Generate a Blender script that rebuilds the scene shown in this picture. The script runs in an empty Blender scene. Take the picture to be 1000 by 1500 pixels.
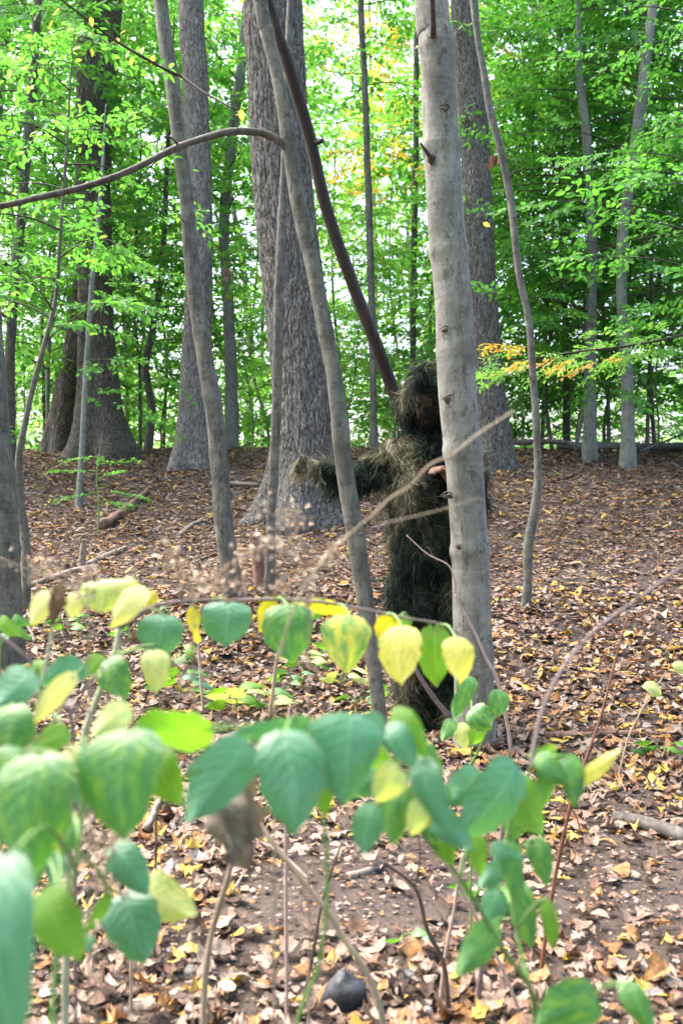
import bpy, math, random
import numpy as np
from mathutils import Vector, Matrix

R = math.radians
random.seed(7)
rng = np.random.default_rng(11)
sc = bpy.context.scene
col = sc.collection

# ------------------------------------------------------------------ camera, sky, sun, exposure
FPX = 1458.3            # focal length in photo pixels (35 mm lens on a 36 mm tall frame, 1500 px)
CZ = 1.25               # camera height
cd = bpy.data.cameras.new('camera')
cam = bpy.data.objects.new('camera', cd)
col.objects.link(cam)
cam.location = (0, 0, CZ)
cam.rotation_euler = (R(90), 0, 0)
cd.sensor_fit = 'VERTICAL'
cd.sensor_height = 36.0
cd.sensor_width = 24.0
cd.lens = 35.0
cd.clip_start = 0.05
cd.clip_end = 2000
cd.dof.use_dof = True
cd.dof.focus_distance = 5.6
cd.dof.aperture_fstop = 3.6
sc.camera = cam

SUN_EL, SUN_AZ = R(58), R(-62)     # azimuth from +Y, clockwise positive: high on the left
w = bpy.data.worlds.new('World')
sc.world = w
w.use_nodes = True
wn = w.node_tree.nodes
wl = w.node_tree.links
bg = wn['Background']
sky = wn.new('ShaderNodeTexSky')
sky.sky_type = 'NISHITA'
sky.sun_disc = False
sky.sun_elevation = SUN_EL
sky.sun_rotation = SUN_AZ
sky.air_density = 1.0
sky.dust_density = 6.0
sky.ozone_density = 1.0
wl.new(sky.outputs[0], bg.inputs[0])
bg.inputs[1].default_value = 0.15

sd = bpy.data.lights.new('sun', 'SUN')
sd.energy = 1.5
sd.angle = R(60)
sd.color = (1.0, 0.96, 0.9)
sun = bpy.data.objects.new('sun', sd)
col.objects.link(sun)
sdir = Vector((math.sin(SUN_AZ) * math.cos(SUN_EL), math.cos(SUN_AZ) * math.cos(SUN_EL), math.sin(SUN_EL)))
sun.rotation_euler = sdir.to_track_quat('Z', 'Y').to_euler()
sun.location = sdir * 30

sc.view_settings.view_transform = 'Standard'
sc.view_settings.look = 'None'
sc.view_settings.gamma = 1
sc.view_settings.use_curve_mapping = False
sc.view_settings.exposure = 2.55
sc.render.engine = 'CYCLES'
cy = sc.cycles
cy.max_bounces = 5
cy.diffuse_bounces = 3
cy.glossy_bounces = 2
cy.transmission_bounces = 4
cy.transparent_max_bounces = 4
cy.caustics_reflective = False
cy.caustics_refractive = False
cy.use_adaptive_sampling = True
cy.adaptive_threshold = 0.015
cy.use_denoising = True
cy.sample_clamp_indirect = 6
cy.volume_bounces = 0


# ------------------------------------------------------------------ helpers
def P(px, py, Y):
    """photo pixel at depth Y -> world point"""
    return np.array([(px - 500) / FPX * Y, Y, CZ - (py - 750) / FPX * Y])


def vnoise(p, seed=0):
    p = np.asarray(p, float)
    i = np.floor(p).astype(np.int64)
    f = p - i
    u = f * f * (3 - 2 * f)

    def h(a, b, c):
        n = (a * 73856093) ^ (b * 19349663) ^ (c * 83492791) ^ (seed * 2654435761)
        n = (n ^ (n >> 13)) * 1274126177
        n = n & 0x7fffffff
        n = (n ^ (n >> 16)) * 668265263 & 0x7fffffff
        return (n % 65536) / 32767.5 - 1
    x, y, z = i[..., 0], i[..., 1], i[..., 2]
    r = 0
    for dx in (0, 1):
        wx = u[..., 0] if dx else 1 - u[..., 0]
        for dy in (0, 1):
            wy = u[..., 1] if dy else 1 - u[..., 1]
            for dz in (0, 1):
                wz = u[..., 2] if dz else 1 - u[..., 2]
                r = r + wx * wy * wz * h(x + dx, y + dy, z + dz)
    return r


_gy = np.array([-400, -5, 0, 2.4, 4, 5.1, 6, 7, 8.5, 10, 12, 14, 15, 16, 18, 22, 30, 60, 400.])
_gz = np.array([-0.2, -.05, 0, 0, .06, .17, .32, .55, .85, 1.15, 1.6, 2.03, 2.18, 2.2, 1.9, 1.2, .6, .4, .2])
_fy = np.arange(-30, 90, .05)
_fz = np.interp(_fy, _gy, _gz)
_k = np.hanning(25)
_k /= _k.sum()
_fz[12:-12] = np.convolve(_fz, _k, 'valid')


def G(x, y):
    x = np.asarray(x, float)
    y = np.asarray(y, float)
    z = np.where((y > -29) & (y < 89), np.interp(y, _fy, _fz), np.interp(y, _gy, _gz))
    q = np.stack([x, y, np.zeros_like(x + y)], -1)
    return z + .035 * vnoise(q * .7 + 31.3) + .014 * vnoise(q * 2.3 + 7.7)


def on_ground(px, py):
    Y = 1.6
    while Y < 40:
        p = P(px, py, Y)
        if p[2] <= G(p[0], p[1]):
            return p
        Y += .02
    return P(px, py, 15.0)


def mk_mesh(name, V, F, mats=None, smooth=True, mi=None, vcol=None):
    V = np.asarray(V, float)
    me = bpy.data.meshes.new(name)
    if isinstance(F, np.ndarray):
        n, k = F.shape
        me.vertices.add(len(V))
        me.vertices.foreach_set('co', V.ravel())
        me.loops.add(n * k)
        me.loops.foreach_set('vertex_index', F.ravel().astype(np.int32))
        me.polygons.add(n)
        me.polygons.foreach_set('loop_start', np.arange(0, n * k, k, dtype=np.int32))
        me.polygons.foreach_set('loop_total', np.full(n, k, dtype=np.int32))
    else:
        me.from_pydata(V.tolist(), [], F)
    if mats is not None:
        for m in (mats if isinstance(mats, (list, tuple)) else [mats]):
            me.materials.append(m)
    if mi is not None:
        me.polygons.foreach_set('material_index', np.asarray(mi, np.int32))
    me.update(calc_edges=True)
    if smooth:
        me.polygons.foreach_set('use_smooth', np.ones(len(me.polygons), bool))
    if vcol is not None:
        a = me.color_attributes.new('tint', 'FLOAT_COLOR', 'POINT')
        c = np.ones((len(V), 4))
        c[:, :3] = vcol
        a.data.foreach_set('color', c.ravel())
    return me


def wloc(o):
    v = np.zeros(3)
    while o is not None:
        v += np.array(o.location)
        o = o.parent
    return v


def obj(name, V, F, mat, parent=None, origin=None, **kw):
    """V in world coordinates -> object, child of parent"""
    if parent is not None:
        org = wloc(parent)
    else:
        org = np.zeros(3) if origin is None else np.asarray(origin, float)
    me = mk_mesh(name, np.asarray(V) - org, F, mat, **kw)
    o = bpy.data.objects.new(name, me)
    col.objects.link(o)
    if parent is not None:
        o.parent = parent
    else:
        o.location = org
    return o


def tag(o, label, cat, group=None, kind=None):
    if label:
        o['label'] = label
    if cat:
        o['category'] = cat
    if group:
        o['group'] = group
    if kind:
        o['kind'] = kind
    return o


def thing(name, label, cat, loc, group=None):
    o = bpy.data.objects.new(name, None)
    o.empty_display_size = .1
    col.objects.link(o)
    o.location = tuple(loc)
    return tag(o, label, cat, group)


class MB:
    def __init__(s):
        s.V, s.F, s.n = [], [], 0

    def add(s, V, F):
        V = np.asarray(V, float)
        s.V.append(V)
        s.F.append(np.asarray(F) + s.n)
        s.n += len(V)

    def build(s, name, mat, parent=None, **kw):
        k = max(f.shape[1] for f in s.F)
        Fs = [f if f.shape[1] == k else np.concatenate([f, f[:, -1:]], 1) for f in s.F]
        return obj(name, np.concatenate(s.V), np.concatenate(Fs), mat, parent, **kw)


def catmull(pts, n):
    pts = np.asarray(pts, float)
    if len(pts) == 2:
        t = np.linspace(0, 1, n)[:, None]
        return pts[0] * (1 - t) + pts[1] * t
    p = np.vstack([2 * pts[0] - pts[1], pts, 2 * pts[-1] - pts[-2]])
    seg = np.linalg.norm(np.diff(pts[:, :3], axis=0), axis=1)
    cum = np.concatenate([[0], np.cumsum(seg)])
    s = np.linspace(0, cum[-1], n)
    k = np.clip(np.searchsorted(cum, s, 'right') - 1, 0, len(seg) - 1)
    t = ((s - cum[k]) / seg[k])[:, None]
    a, b, c, d = p[k], p[k + 1], p[k + 2], p[k + 3]
    return .5 * ((2 * b) + (-a + c) * t + (2 * a - 5 * b + 4 * c - d) * t * t + (-a + 3 * b - 3 * c + d) * t ** 3)


def tube(pts, rad, sides=8, disp=None, caps=True):
    """quads; disp(theta, arclength, points) -> added radius"""
    pts = np.asarray(pts, float)
    rad = np.asarray(rad, float) * np.ones(len(pts))
    T = np.gradient(pts, axis=0)
    T /= np.linalg.norm(T, axis=1)[:, None] + 1e-9
    up = np.array([0, 1., 0]) if abs(T[0][1]) < .9 else np.array([1., 0, 0])
    A = np.zeros_like(pts)
    a = up - T[0] * up.dot(T[0])
    for i in range(len(pts)):
        a = a - T[i] * a.dot(T[i])
        a = a / (np.linalg.norm(a) + 1e-9)
        A[i] = a
    B = np.cross(T, A)
    th = np.linspace(0, 2 * np.pi, sides, endpoint=False)
    s = np.concatenate([[0], np.cumsum(np.linalg.norm(np.diff(pts, axis=0), axis=1))])
    D = A[:, None] * np.cos(th)[None, :, None] + B[:, None] * np.sin(th)[None, :, None]
    r = np.repeat(rad[:, None], sides, 1)
    if disp is not None:
        r = r + disp(np.broadcast_to(th, r.shape), np.broadcast_to(s[:, None], r.shape), r)
    V = (pts[:, None] + D * r[..., None]).reshape(-1, 3)
    n = len(pts)
    i, j = np.meshgrid(np.arange(n - 1), np.arange(sides), indexing='ij')
    j2 = (j + 1) % sides
    F = np.stack([i * sides + j, i * sides + j2, (i + 1) * sides + j2, (i + 1) * sides + j], -1).reshape(-1, 4)
    if caps:
        V = np.vstack([V, pts[0], pts[-1]])
        c0, c1 = len(V) - 2, len(V) - 1
        jj = np.arange(sides)
        f0 = np.stack([jj, np.full(sides, c0), np.full(sides, c0), (jj + 1) % sides], -1)[:, [0, 1, 3, 3]]
        f0 = np.stack([(jj + 1) % sides, jj, np.full(sides, c0), np.full(sides, c0)], -1)
        f1 = np.stack([(n - 1) * sides + jj, (n - 1) * sides + (jj + 1) % sides, np.full(sides, c1), np.full(sides, c1)], -1)
        F = np.vstack([F, f0, f1])
    return V, clean(F)


def clean(F):
    return F


def fix_quads(me):
    me.validate(verbose=False)


_mk0 = mk_mesh


def mk_mesh(name, V, F, mats=None, smooth=True, mi=None, vcol=None):
    """handles degenerate quads (last index repeated) by writing real triangles"""
    if isinstance(F, np.ndarray) and F.shape[1] == 4:
        deg = F[:, 3] == F[:, 2]
        if deg.any():
            V = np.asarray(V, float)
            me = bpy.data.meshes.new(name)
            me.vertices.add(len(V))
            me.vertices.foreach_set('co', V.ravel())
            q, t = F[~deg], F[deg][:, :3]
            nl = q.size + t.size
            me.loops.add(nl)
            me.loops.foreach_set('vertex_index', np.concatenate([q.ravel(), t.ravel()]).astype(np.int32))
            tot = np.concatenate([np.full(len(q), 4), np.full(len(t), 3)]).astype(np.int32)
            st = np.concatenate([[0], np.cumsum(tot)[:-1]]).astype(np.int32)
            me.polygons.add(len(tot))
            me.polygons.foreach_set('loop_start', st)
            me.polygons.foreach_set('loop_total', tot)
            for m in (mats if isinstance(mats, (list, tuple)) else [mats]):
                me.materials.append(m)
            me.update(calc_edges=True)
            if smooth:
                me.polygons.foreach_set('use_smooth', np.ones(len(tot), bool))
            return me
    return _mk0(name, V, F, mats, smooth, mi, vcol)


# ------------------------------------------------------------------ materials
class NT:
    def __init__(s, name):
        s.m = bpy.data.materials.new(name)
        s.m.use_nodes = True
        s.t = s.m.node_tree
        s.t.nodes.clear()
        s.out = s.n('ShaderNodeOutputMaterial')

    def n(s, ty, ins=None, **attrs):
        nd = s.t.nodes.new(ty)
        for k, v in attrs.items():
            setattr(nd, k, v)
        for k, v in (ins or {}).items():
            if isinstance(v, bpy.types.NodeSocket):
                s.t.links.new(v, nd.inputs[k])
            else:
                if isinstance(v, tuple) and len(v) == 3 and nd.inputs[k].type == 'RGBA':
                    v = v + (1,)
                nd.inputs[k].default_value = v
        return nd

    def ramp(s, fac, stops, interp='LINEAR'):
        nd = s.n('ShaderNodeValToRGB', {0: fac})
        cr = nd.color_ramp
        cr.interpolation = interp
        while len(cr.elements) < len(stops):
            cr.elements.new(.5)
        for e, (p, c) in zip(cr.elements, stops):
            e.position = p
            e.color = (c, c, c, 1) if isinstance(c, (int, float)) else tuple(c) + (1,)
        return nd.outputs[0]

    def mix(s, fac, a, b, mode='MIX'):
        nd = s.n('ShaderNodeMix', data_type='RGBA', blend_type=mode)
        for i, v in ((0, fac), (6, a), (7, b)):
            if isinstance(v, bpy.types.NodeSocket):
                s.t.links.new(v, nd.inputs[i])
            else:
                nd.inputs[i].default_value = v if i == 0 else tuple(v) + (1,)
        return nd.outputs[2]

    def math(s, op, a, b=0.0):
        nd = s.n('ShaderNodeMath', operation=op)
        for i, v in ((0, a), (1, b)):
            if isinstance(v, bpy.types.NodeSocket):
                s.t.links.new(v, nd.inputs[i])
            else:
                nd.inputs[i].default_value = v
        return nd.outputs[0]

    def coord(s, scale=(1, 1, 1), kind='Object'):
        tc = s.n('ShaderNodeTexCoord')
        mp = s.n('ShaderNodeMapping', {'Vector': tc.outputs[kind], 'Scale': scale})
        return mp.outputs[0]

    def noise(s, vec, scale, detail=4, rough=.55, out=0):
        return s.n('ShaderNodeTexNoise', {'Vector': vec, 'Scale': scale, 'Detail': detail, 'Roughness': rough}).outputs[out]

    def bump(s, height, strength=.4, dist=.01):
        return s.n('ShaderNodeBump', {'Height': height, 'Strength': strength, 'Distance': dist}).outputs[0]

    def pbr(s, colr, rough=.8, spec=.3, normal=None):
        ins = {'Base Color': colr, 'Roughness': rough, 'Specular IOR Level': spec}
        if normal is not None:
            ins['Normal'] = normal
        return s.n('ShaderNodeBsdfPrincipled', ins).outputs[0]

    def done(s, sh):
        s.t.links.new(sh, s.out.inputs[0])
        return s.m


def bark_smooth(name, c1, c2, c3, scale=1.0, bump=.6, rough=.75):
    """smooth bark: mottled, fine horizontal rings, pale lichen and dark flecks"""
    t = NT(name)
    v = t.coord((1, 1, 1))
    a = t.noise(v, 9 * scale, 6, .6)
    c = t.mix(t.ramp(a, [(.35, 0), (.65, 1)]), c1, c2)
    sp = t.noise(t.coord((1, 1, .45)), 26 * scale, 6, .75)
    c = t.mix(t.ramp(sp, [(.54, 0), (.6, .8)]), c, c3)
    lich = t.noise(t.coord((1, 1, .8)), 38 * scale, 5, .75)
    c = t.mix(t.ramp(lich, [(.58, 0), (.63, .55)]), c, tuple(x * 1.5 for x in c2))
    crack = t.noise(t.coord((1.2, 1.2, 9)), 9 * scale, 3, .6)
    c = t.mix(t.ramp(crack, [(.28, .7), (.34, 0)]), c, c3)
    pale = t.noise(t.coord((1, 1, .35)), 6 * scale, 5, .6)
    c = t.mix(t.ramp(pale, [(.58, 0), (.7, .6)]), c, tuple(x * 1.55 for x in c2))
    rings = t.noise(t.coord((2.5, 2.5, 16)), 2.2 * scale, 5, .7)
    c = t.mix(t.ramp(rings, [(.3, .45), (.46, 0)]), c, c3)
    streak = t.noise(t.coord((1, 1, .12)), 22 * scale, 4, .6)
    c = t.mix(t.ramp(streak, [(.5, 0), (.68, .55)]), c, c3)
    blotch = t.noise(t.coord((1, 1, .6)), 3.1 * scale, 6, .68)
    c = t.mix(t.ramp(blotch, [(.52, 0), (.64, .6)]), c, c3)
    h = t.math('ADD', t.math('MULTIPLY', rings, .6), t.math('ADD', t.math('MULTIPLY', t.noise(v, 70 * scale, 4, .7), .7), t.math('MULTIPLY', sp, .8)))
    return t.done(t.pbr(c, rough, .25, t.bump(h, bump, .006)))


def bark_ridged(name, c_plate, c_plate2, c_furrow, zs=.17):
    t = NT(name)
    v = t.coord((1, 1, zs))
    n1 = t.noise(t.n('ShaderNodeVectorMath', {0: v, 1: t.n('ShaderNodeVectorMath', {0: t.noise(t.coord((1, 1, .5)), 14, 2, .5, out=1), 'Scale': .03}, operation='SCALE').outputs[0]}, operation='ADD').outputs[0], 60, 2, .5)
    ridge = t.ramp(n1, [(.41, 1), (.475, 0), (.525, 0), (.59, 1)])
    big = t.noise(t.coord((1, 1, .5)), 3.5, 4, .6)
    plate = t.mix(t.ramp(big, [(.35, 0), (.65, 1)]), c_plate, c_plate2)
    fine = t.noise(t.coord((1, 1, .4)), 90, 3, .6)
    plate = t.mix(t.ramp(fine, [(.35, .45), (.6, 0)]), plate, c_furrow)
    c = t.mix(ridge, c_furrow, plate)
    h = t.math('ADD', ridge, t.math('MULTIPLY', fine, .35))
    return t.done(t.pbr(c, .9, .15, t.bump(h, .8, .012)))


def leaf_material(name, stops, transl=.5, rough=.5, spec=.35, tgain=1.7, island=True, warm=None):
    t = NT(name)
    geo = t.n('ShaderNodeNewGeometry')
    oi = t.n('ShaderNodeObjectInfo')
    f = t.math('ADD', t.math('MULTIPLY', geo.outputs['Random Per Island'], .82), t.math('MULTIPLY', oi.outputs['Random'], .18))
    c = t.ramp(f, stops)
    tc = t.mix(1.0, c, (tgain * 1.03, tgain, tgain * .65), 'MULTIPLY')
    p = t.pbr(c, rough, spec)
    tr = t.n('ShaderNodeBsdfTranslucent', {'Color': tc}).outputs[0]
    mx = t.n('ShaderNodeMixShader', {0: transl, 1: p, 2: tr}).outputs[0]
    return t.done(mx)


M = {}
M['beech'] = bark_smooth('smooth_beech_bark', (.155, .152, .132), (.24, .235, .21), (.07, .066, .055))
M['beech_far'] = bark_smooth('grey_green_beech_bark', (.15, .165, .145), (.22, .23, .205), (.08, .085, .075))
M['sapling'] = bark_smooth('grey_brown_sapling_bark', (.088, .086, .073), (.165, .16, .138), (.038, .036, .03), 1.3)
M['sapling_dark'] = bark_smooth('dark_sapling_bark', (.085, .075, .065), (.14, .125, .11), (.035, .03, .028), 1.4)
M['deadwood'] = bark_smooth('dark_wet_deadwood', (.024, .017, .015), (.04, .028, .025), (.011, .009, .008), 1.5, .5, .55)
M['log'] = bark_smooth('weathered_log_bark', (.20, .165, .14), (.28, .235, .20), (.08, .06, .05), 2.0, .5)
M['redlog'] = bark_smooth('rotting_red_brown_log', (.17, .095, .07), (.25, .15, .115), (.06, .035, .028), 1.8, .6)
M['knot'] = bark_smooth('dark_knot_bark', (.07, .05, .04), (.12, .095, .08), (.03, .022, .018), 3, .6)
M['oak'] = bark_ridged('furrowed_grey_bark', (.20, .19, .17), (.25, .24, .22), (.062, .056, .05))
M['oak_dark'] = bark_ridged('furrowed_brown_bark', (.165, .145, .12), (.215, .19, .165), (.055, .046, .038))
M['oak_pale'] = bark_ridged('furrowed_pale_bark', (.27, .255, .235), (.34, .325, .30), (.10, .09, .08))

GREEN = [(0, (.04, .15, .03)), (.3, (.065, .22, .04)), (.6, (.09, .28, .045)), (.88, (.13, .33, .055)), (.97, (.22, .34, .05)), (1, (.42, .35, .05))]
DEEP = [(0, (.022, .085, .014)), (.4, (.04, .14, .018)), (.8, (.065, .20, .022)), (1, (.11, .25, .03))]
LIME = [(0, (.08, .24, .05)), (.4, (.13, .32, .07)), (.75, (.19, .37, .08)), (.93, (.33, .4, .09)), (1, (.45, .36, .08))]
GOLD = [(0, (.42, .22, .04)), (.35, (.5, .33, .06)), (.65, (.44, .38, .09)), (1, (.14, .28, .06))]
M['leaf_green'] = leaf_material('beech_leaf_green', GREEN, .5)
M['leaf_deep'] = leaf_material('shade_leaf_green', GREEN, .5)
M['leaf_lime'] = leaf_material('light_yellow_green_leaf', LIME, .55)
M['leaf_gold'] = leaf_material('golden_autumn_leaf', GOLD, .45)
M['leaf_dead'] = leaf_material('withered_brown_leaf', [(0, (.07, .035, .02)), (1, (.2, .11, .06))], .2)
M['twig'] = bark_smooth('dark_twig_bark', (.045, .036, .03), (.08, .065, .055), (.03, .025, .02), 3)

# ------------------------------------------------------------------ the setting: ground
t = NT('forest_soil')
v = t.coord((1, 1, 1))
n1 = t.noise(v, 2.2, 6, .6)
n2 = t.noise(v, 34, 5, .65)
c = t.mix(t.ramp(n1, [(.35, 0), (.65, 1)]), (.045, .034, .03), (.082, .064, .056))
c = t.mix(t.ramp(n2, [(.4, 0), (.7, .8)]), c, (.12, .092, .08))
vo = t.n('ShaderNodeTexVoronoi', {'Vector': v, 'Scale': 60.0})
c = t.mix(t.ramp(vo.outputs['Distance'], [(.08, .55), (.25, 0)]), c, (.19, .155, .135))
hh = t.math('ADD', t.math('MULTIPLY', n2, .8), t.math('MULTIPLY', t.noise(v, 150, 3, .6), .5))
M['soil'] = t.done(t.pbr(c, .95, .15, t.bump(hh, .9, .02)))

xs = np.concatenate([[-400, -200, -90, -45], np.linspace(-24, -9, 20), np.linspace(-8.7, 8.7, 140), np.linspace(9, 24, 20), [45, 90, 200, 400]])
ys = np.concatenate([[-400, -100, -30, -12, -6], np.linspace(-3, 1.2, 15), np.linspace(1.3, 18, 170), np.linspace(18.3, 34, 28), [45, 70, 120, 250, 500]])
XX, YY = np.meshgrid(xs, ys)
ZZ = G(XX, YY)
near = (np.abs(XX) < 8.8) & (YY > 1) & (YY < 18.2)
q = np.stack([XX, YY, 0 * XX], -1)
ZZ = ZZ + near * (.008 * vnoise(q * 7) + .004 * vnoise(q * 17))
nx, ny = len(xs), len(ys)
i, j = np.meshgrid(np.arange(ny - 1), np.arange(nx - 1), indexing='ij')
F = np.stack([i * nx + j, i * nx + j + 1, (i + 1) * nx + j + 1, (i + 1) * nx + j], -1).reshape(-1, 4)
ground = obj('ground', np.stack([XX, YY, ZZ], -1).reshape(-1, 3), F, M['soil'])
tag(ground, 'brown forest floor sloping up to a low crest', 'ground', kind='structure')


# ------------------------------------------------------------------ leaves and sprays
def leaf6():
    """small folded leaf along +X, 1 long: 6 verts, 2 quads"""
    V = np.array([[0, 0, 0], [.3, .24, .05], [.72, .2, .03], [1, 0, -.06], [.72, -.2, .03], [.3, -.24, .05]])
    F = np.array([[0, 3, 2, 1], [0, 5, 4, 3]])
    return V, F


def rot_z(a):
    c, s = math.cos(a), math.sin(a)
    return np.array([[c, -s, 0], [s, c, 0], [0, 0, 1]])


def rot_y(a):
    c, s = math.cos(a), math.sin(a)
    return np.array([[c, 0, s], [0, 1, 0], [-s, 0, c]])


def rot_x(a):
    c, s = math.cos(a), math.sin(a)
    return np.array([[1, 0, 0], [0, c, -s], [0, s, c]])


LV, LF = leaf6()


def make_spray(seed, L=.8, leaf=.085, step=.05):
    """flat spray of alternate leaves along +X; returns leaf V,F and twig polylines"""
    r = random.Random(seed)
    Vs, Fs, n = [], [], 0
    twigs = []

    def put(p, az):
        nonlocal n
        s = leaf * r.uniform(.7, 1.2)
        m = rot_z(az + r.uniform(-.3, .3)) @ rot_y(r.uniform(-.35, .85)) @ rot_x(r.uniform(-.7, .7))
        Vs.append(LV @ m.T * s + p)
        Fs.append(LF + n)
        n += 6

    def run(p0, az, length, depth):
        k = max(2, int(length / step))
        p = np.array(p0, float)
        a = az
        pts = [p.copy()]
        side = r.choice((-1, 1))
        for q_ in range(k):
            a += r.uniform(-.12, .12)
            sag = -.25 * (q_ / k) ** 1.5
            p = p + np.array([math.cos(a), math.sin(a), sag + r.uniform(-.06, .06)]) * step
            pts.append(p.copy())
            side = -side
            if r.random() < .9 and (depth > 0 or q_ > k * .15):
                put(p, a + side * r.uniform(.6, 1.1))
            if depth == 0 and q_ > 1 and q_ < k * .85 and q_ % 2 == 0:
                run(p, a + side * r.uniform(.6, .95), length * r.uniform(.22, .5) * (1 - .4 * q_ / k), 1)
        put(p, a)
        twigs.append(np.array(pts))
    run((0, 0, 0), 0, L, 0)
    return np.concatenate(Vs), np.concatenate(Fs), twigs


SPRAYS = [make_spray(s) for s in range(8)]


def crown(axis, h0, h1, nb, rmin, rmax, seed, scale=1.0, per=3, rise=.35, az_range=None, wood=True):
    """leaf sprays on branches growing from a trunk polyline `axis` (world). Returns (leafV, leafF), woodMB"""
    r = random.Random(seed)
    axis = np.asarray(axis)
    leaf, wd = MB(), MB()
    for b in range(nb):
        f = (b + r.random()) / nb
        z = h0 + (h1 - h0) * f
        s = np.array([np.interp(z, axis[:, 2], axis[:, 0]), np.interp(z, axis[:, 2], axis[:, 1]), z])
        az = r.uniform(*az_range) if az_range else b * 2.4 + r.uniform(-.5, .5)
        L = r.uniform(rmin, rmax) * (1 - .45 * max(0, f - .5) / .5)
        n = 7
        pts = [s]
        a = az
        el = rise + r.uniform(-.15, .25)
        for q_ in range(n):
            a += r.uniform(-.14, .14)
            el -= r.uniform(.03, .14)
            pts.append(pts[-1] + np.array([math.cos(a) * math.cos(el), math.sin(a) * math.cos(el), math.sin(el)]) * L / n)
        pts = np.array(pts)
        if wood:
            wd.add(*tube(catmull(pts, 12), np.linspace(.011, .003, 12) * (L / 1.6) ** .5, 4, caps=False))
        for q_ in range(per):
            u = .3 + .7 * (q_ + r.random() * .6) / per
            if q_ == per - 1:
                u = 1.0
            k = u * n
            k0 = min(int(k), n - 1)
            p = pts[k0] + (pts[k0 + 1] - pts[k0]) * (k - k0)
            d = pts[k0 + 1] - pts[k0]
            az2 = math.atan2(d[1], d[0]) + (0 if u == 1 else r.choice((-1, 1)) * r.uniform(.5, 1.0))
            sv, sf, tw = SPRAYS[r.randrange(len(SPRAYS))]
            sz = scale * r.uniform(.75, 1.25)
            m = rot_z(az2) @ rot_y(r.uniform(-.4, .5)) @ rot_x(r.uniform(-.55, .55))
            leaf.add(sv @ m.T * sz + p, sf)
            if wood:
                tp = tw[-1] @ m.T * sz + p
                wd.add(*tube(tp[::2], np.linspace(.003, .0012, len(tp[::2])), 3, caps=False))
    return leaf, wd


# ------------------------------------------------------------------ trees
def flare_disp(kf, lobes, h_f=.32, ridge=0, rfreq=20, lump=.03, seed=1, phase=0., zsq=.17):
    def f(th, s, r):
        base = np.exp(-np.maximum(s - .12, 0) / h_f)
        lob = .55 + .45 * np.cos(th * lobes + phase) + .25 * np.cos(th * (lobes + 2) + 1.3 + phase)
        d = r * kf * base * lob
        q_ = np.stack([np.cos(th) * 1.3, np.sin(th) * 1.3, s * 1.1], -1)
        d = d + r * lump * vnoise(q_ * 1.5 + 11.1 * seed, seed)
        if ridge:
            rr = r + d * .5
            q2 = np.stack([np.cos(th) * rr * rfreq, np.sin(th) * rr * rfreq, s * rfreq * zsq], -1)
            wv = vnoise(np.stack([np.cos(th) * 2, np.sin(th) * 2, s * 3], -1), seed + 5)[..., None] * .5
            n_ = vnoise(q2 + wv, seed) * .7 + vnoise(q2 * 2.1 + wv, seed + 1) * .3
            x = np.clip(np.abs(n_) / .3, 0, 1)
            d = d + ridge * (x * x * (3 - 2 * x) - .7)
        return d
    return f


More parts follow.
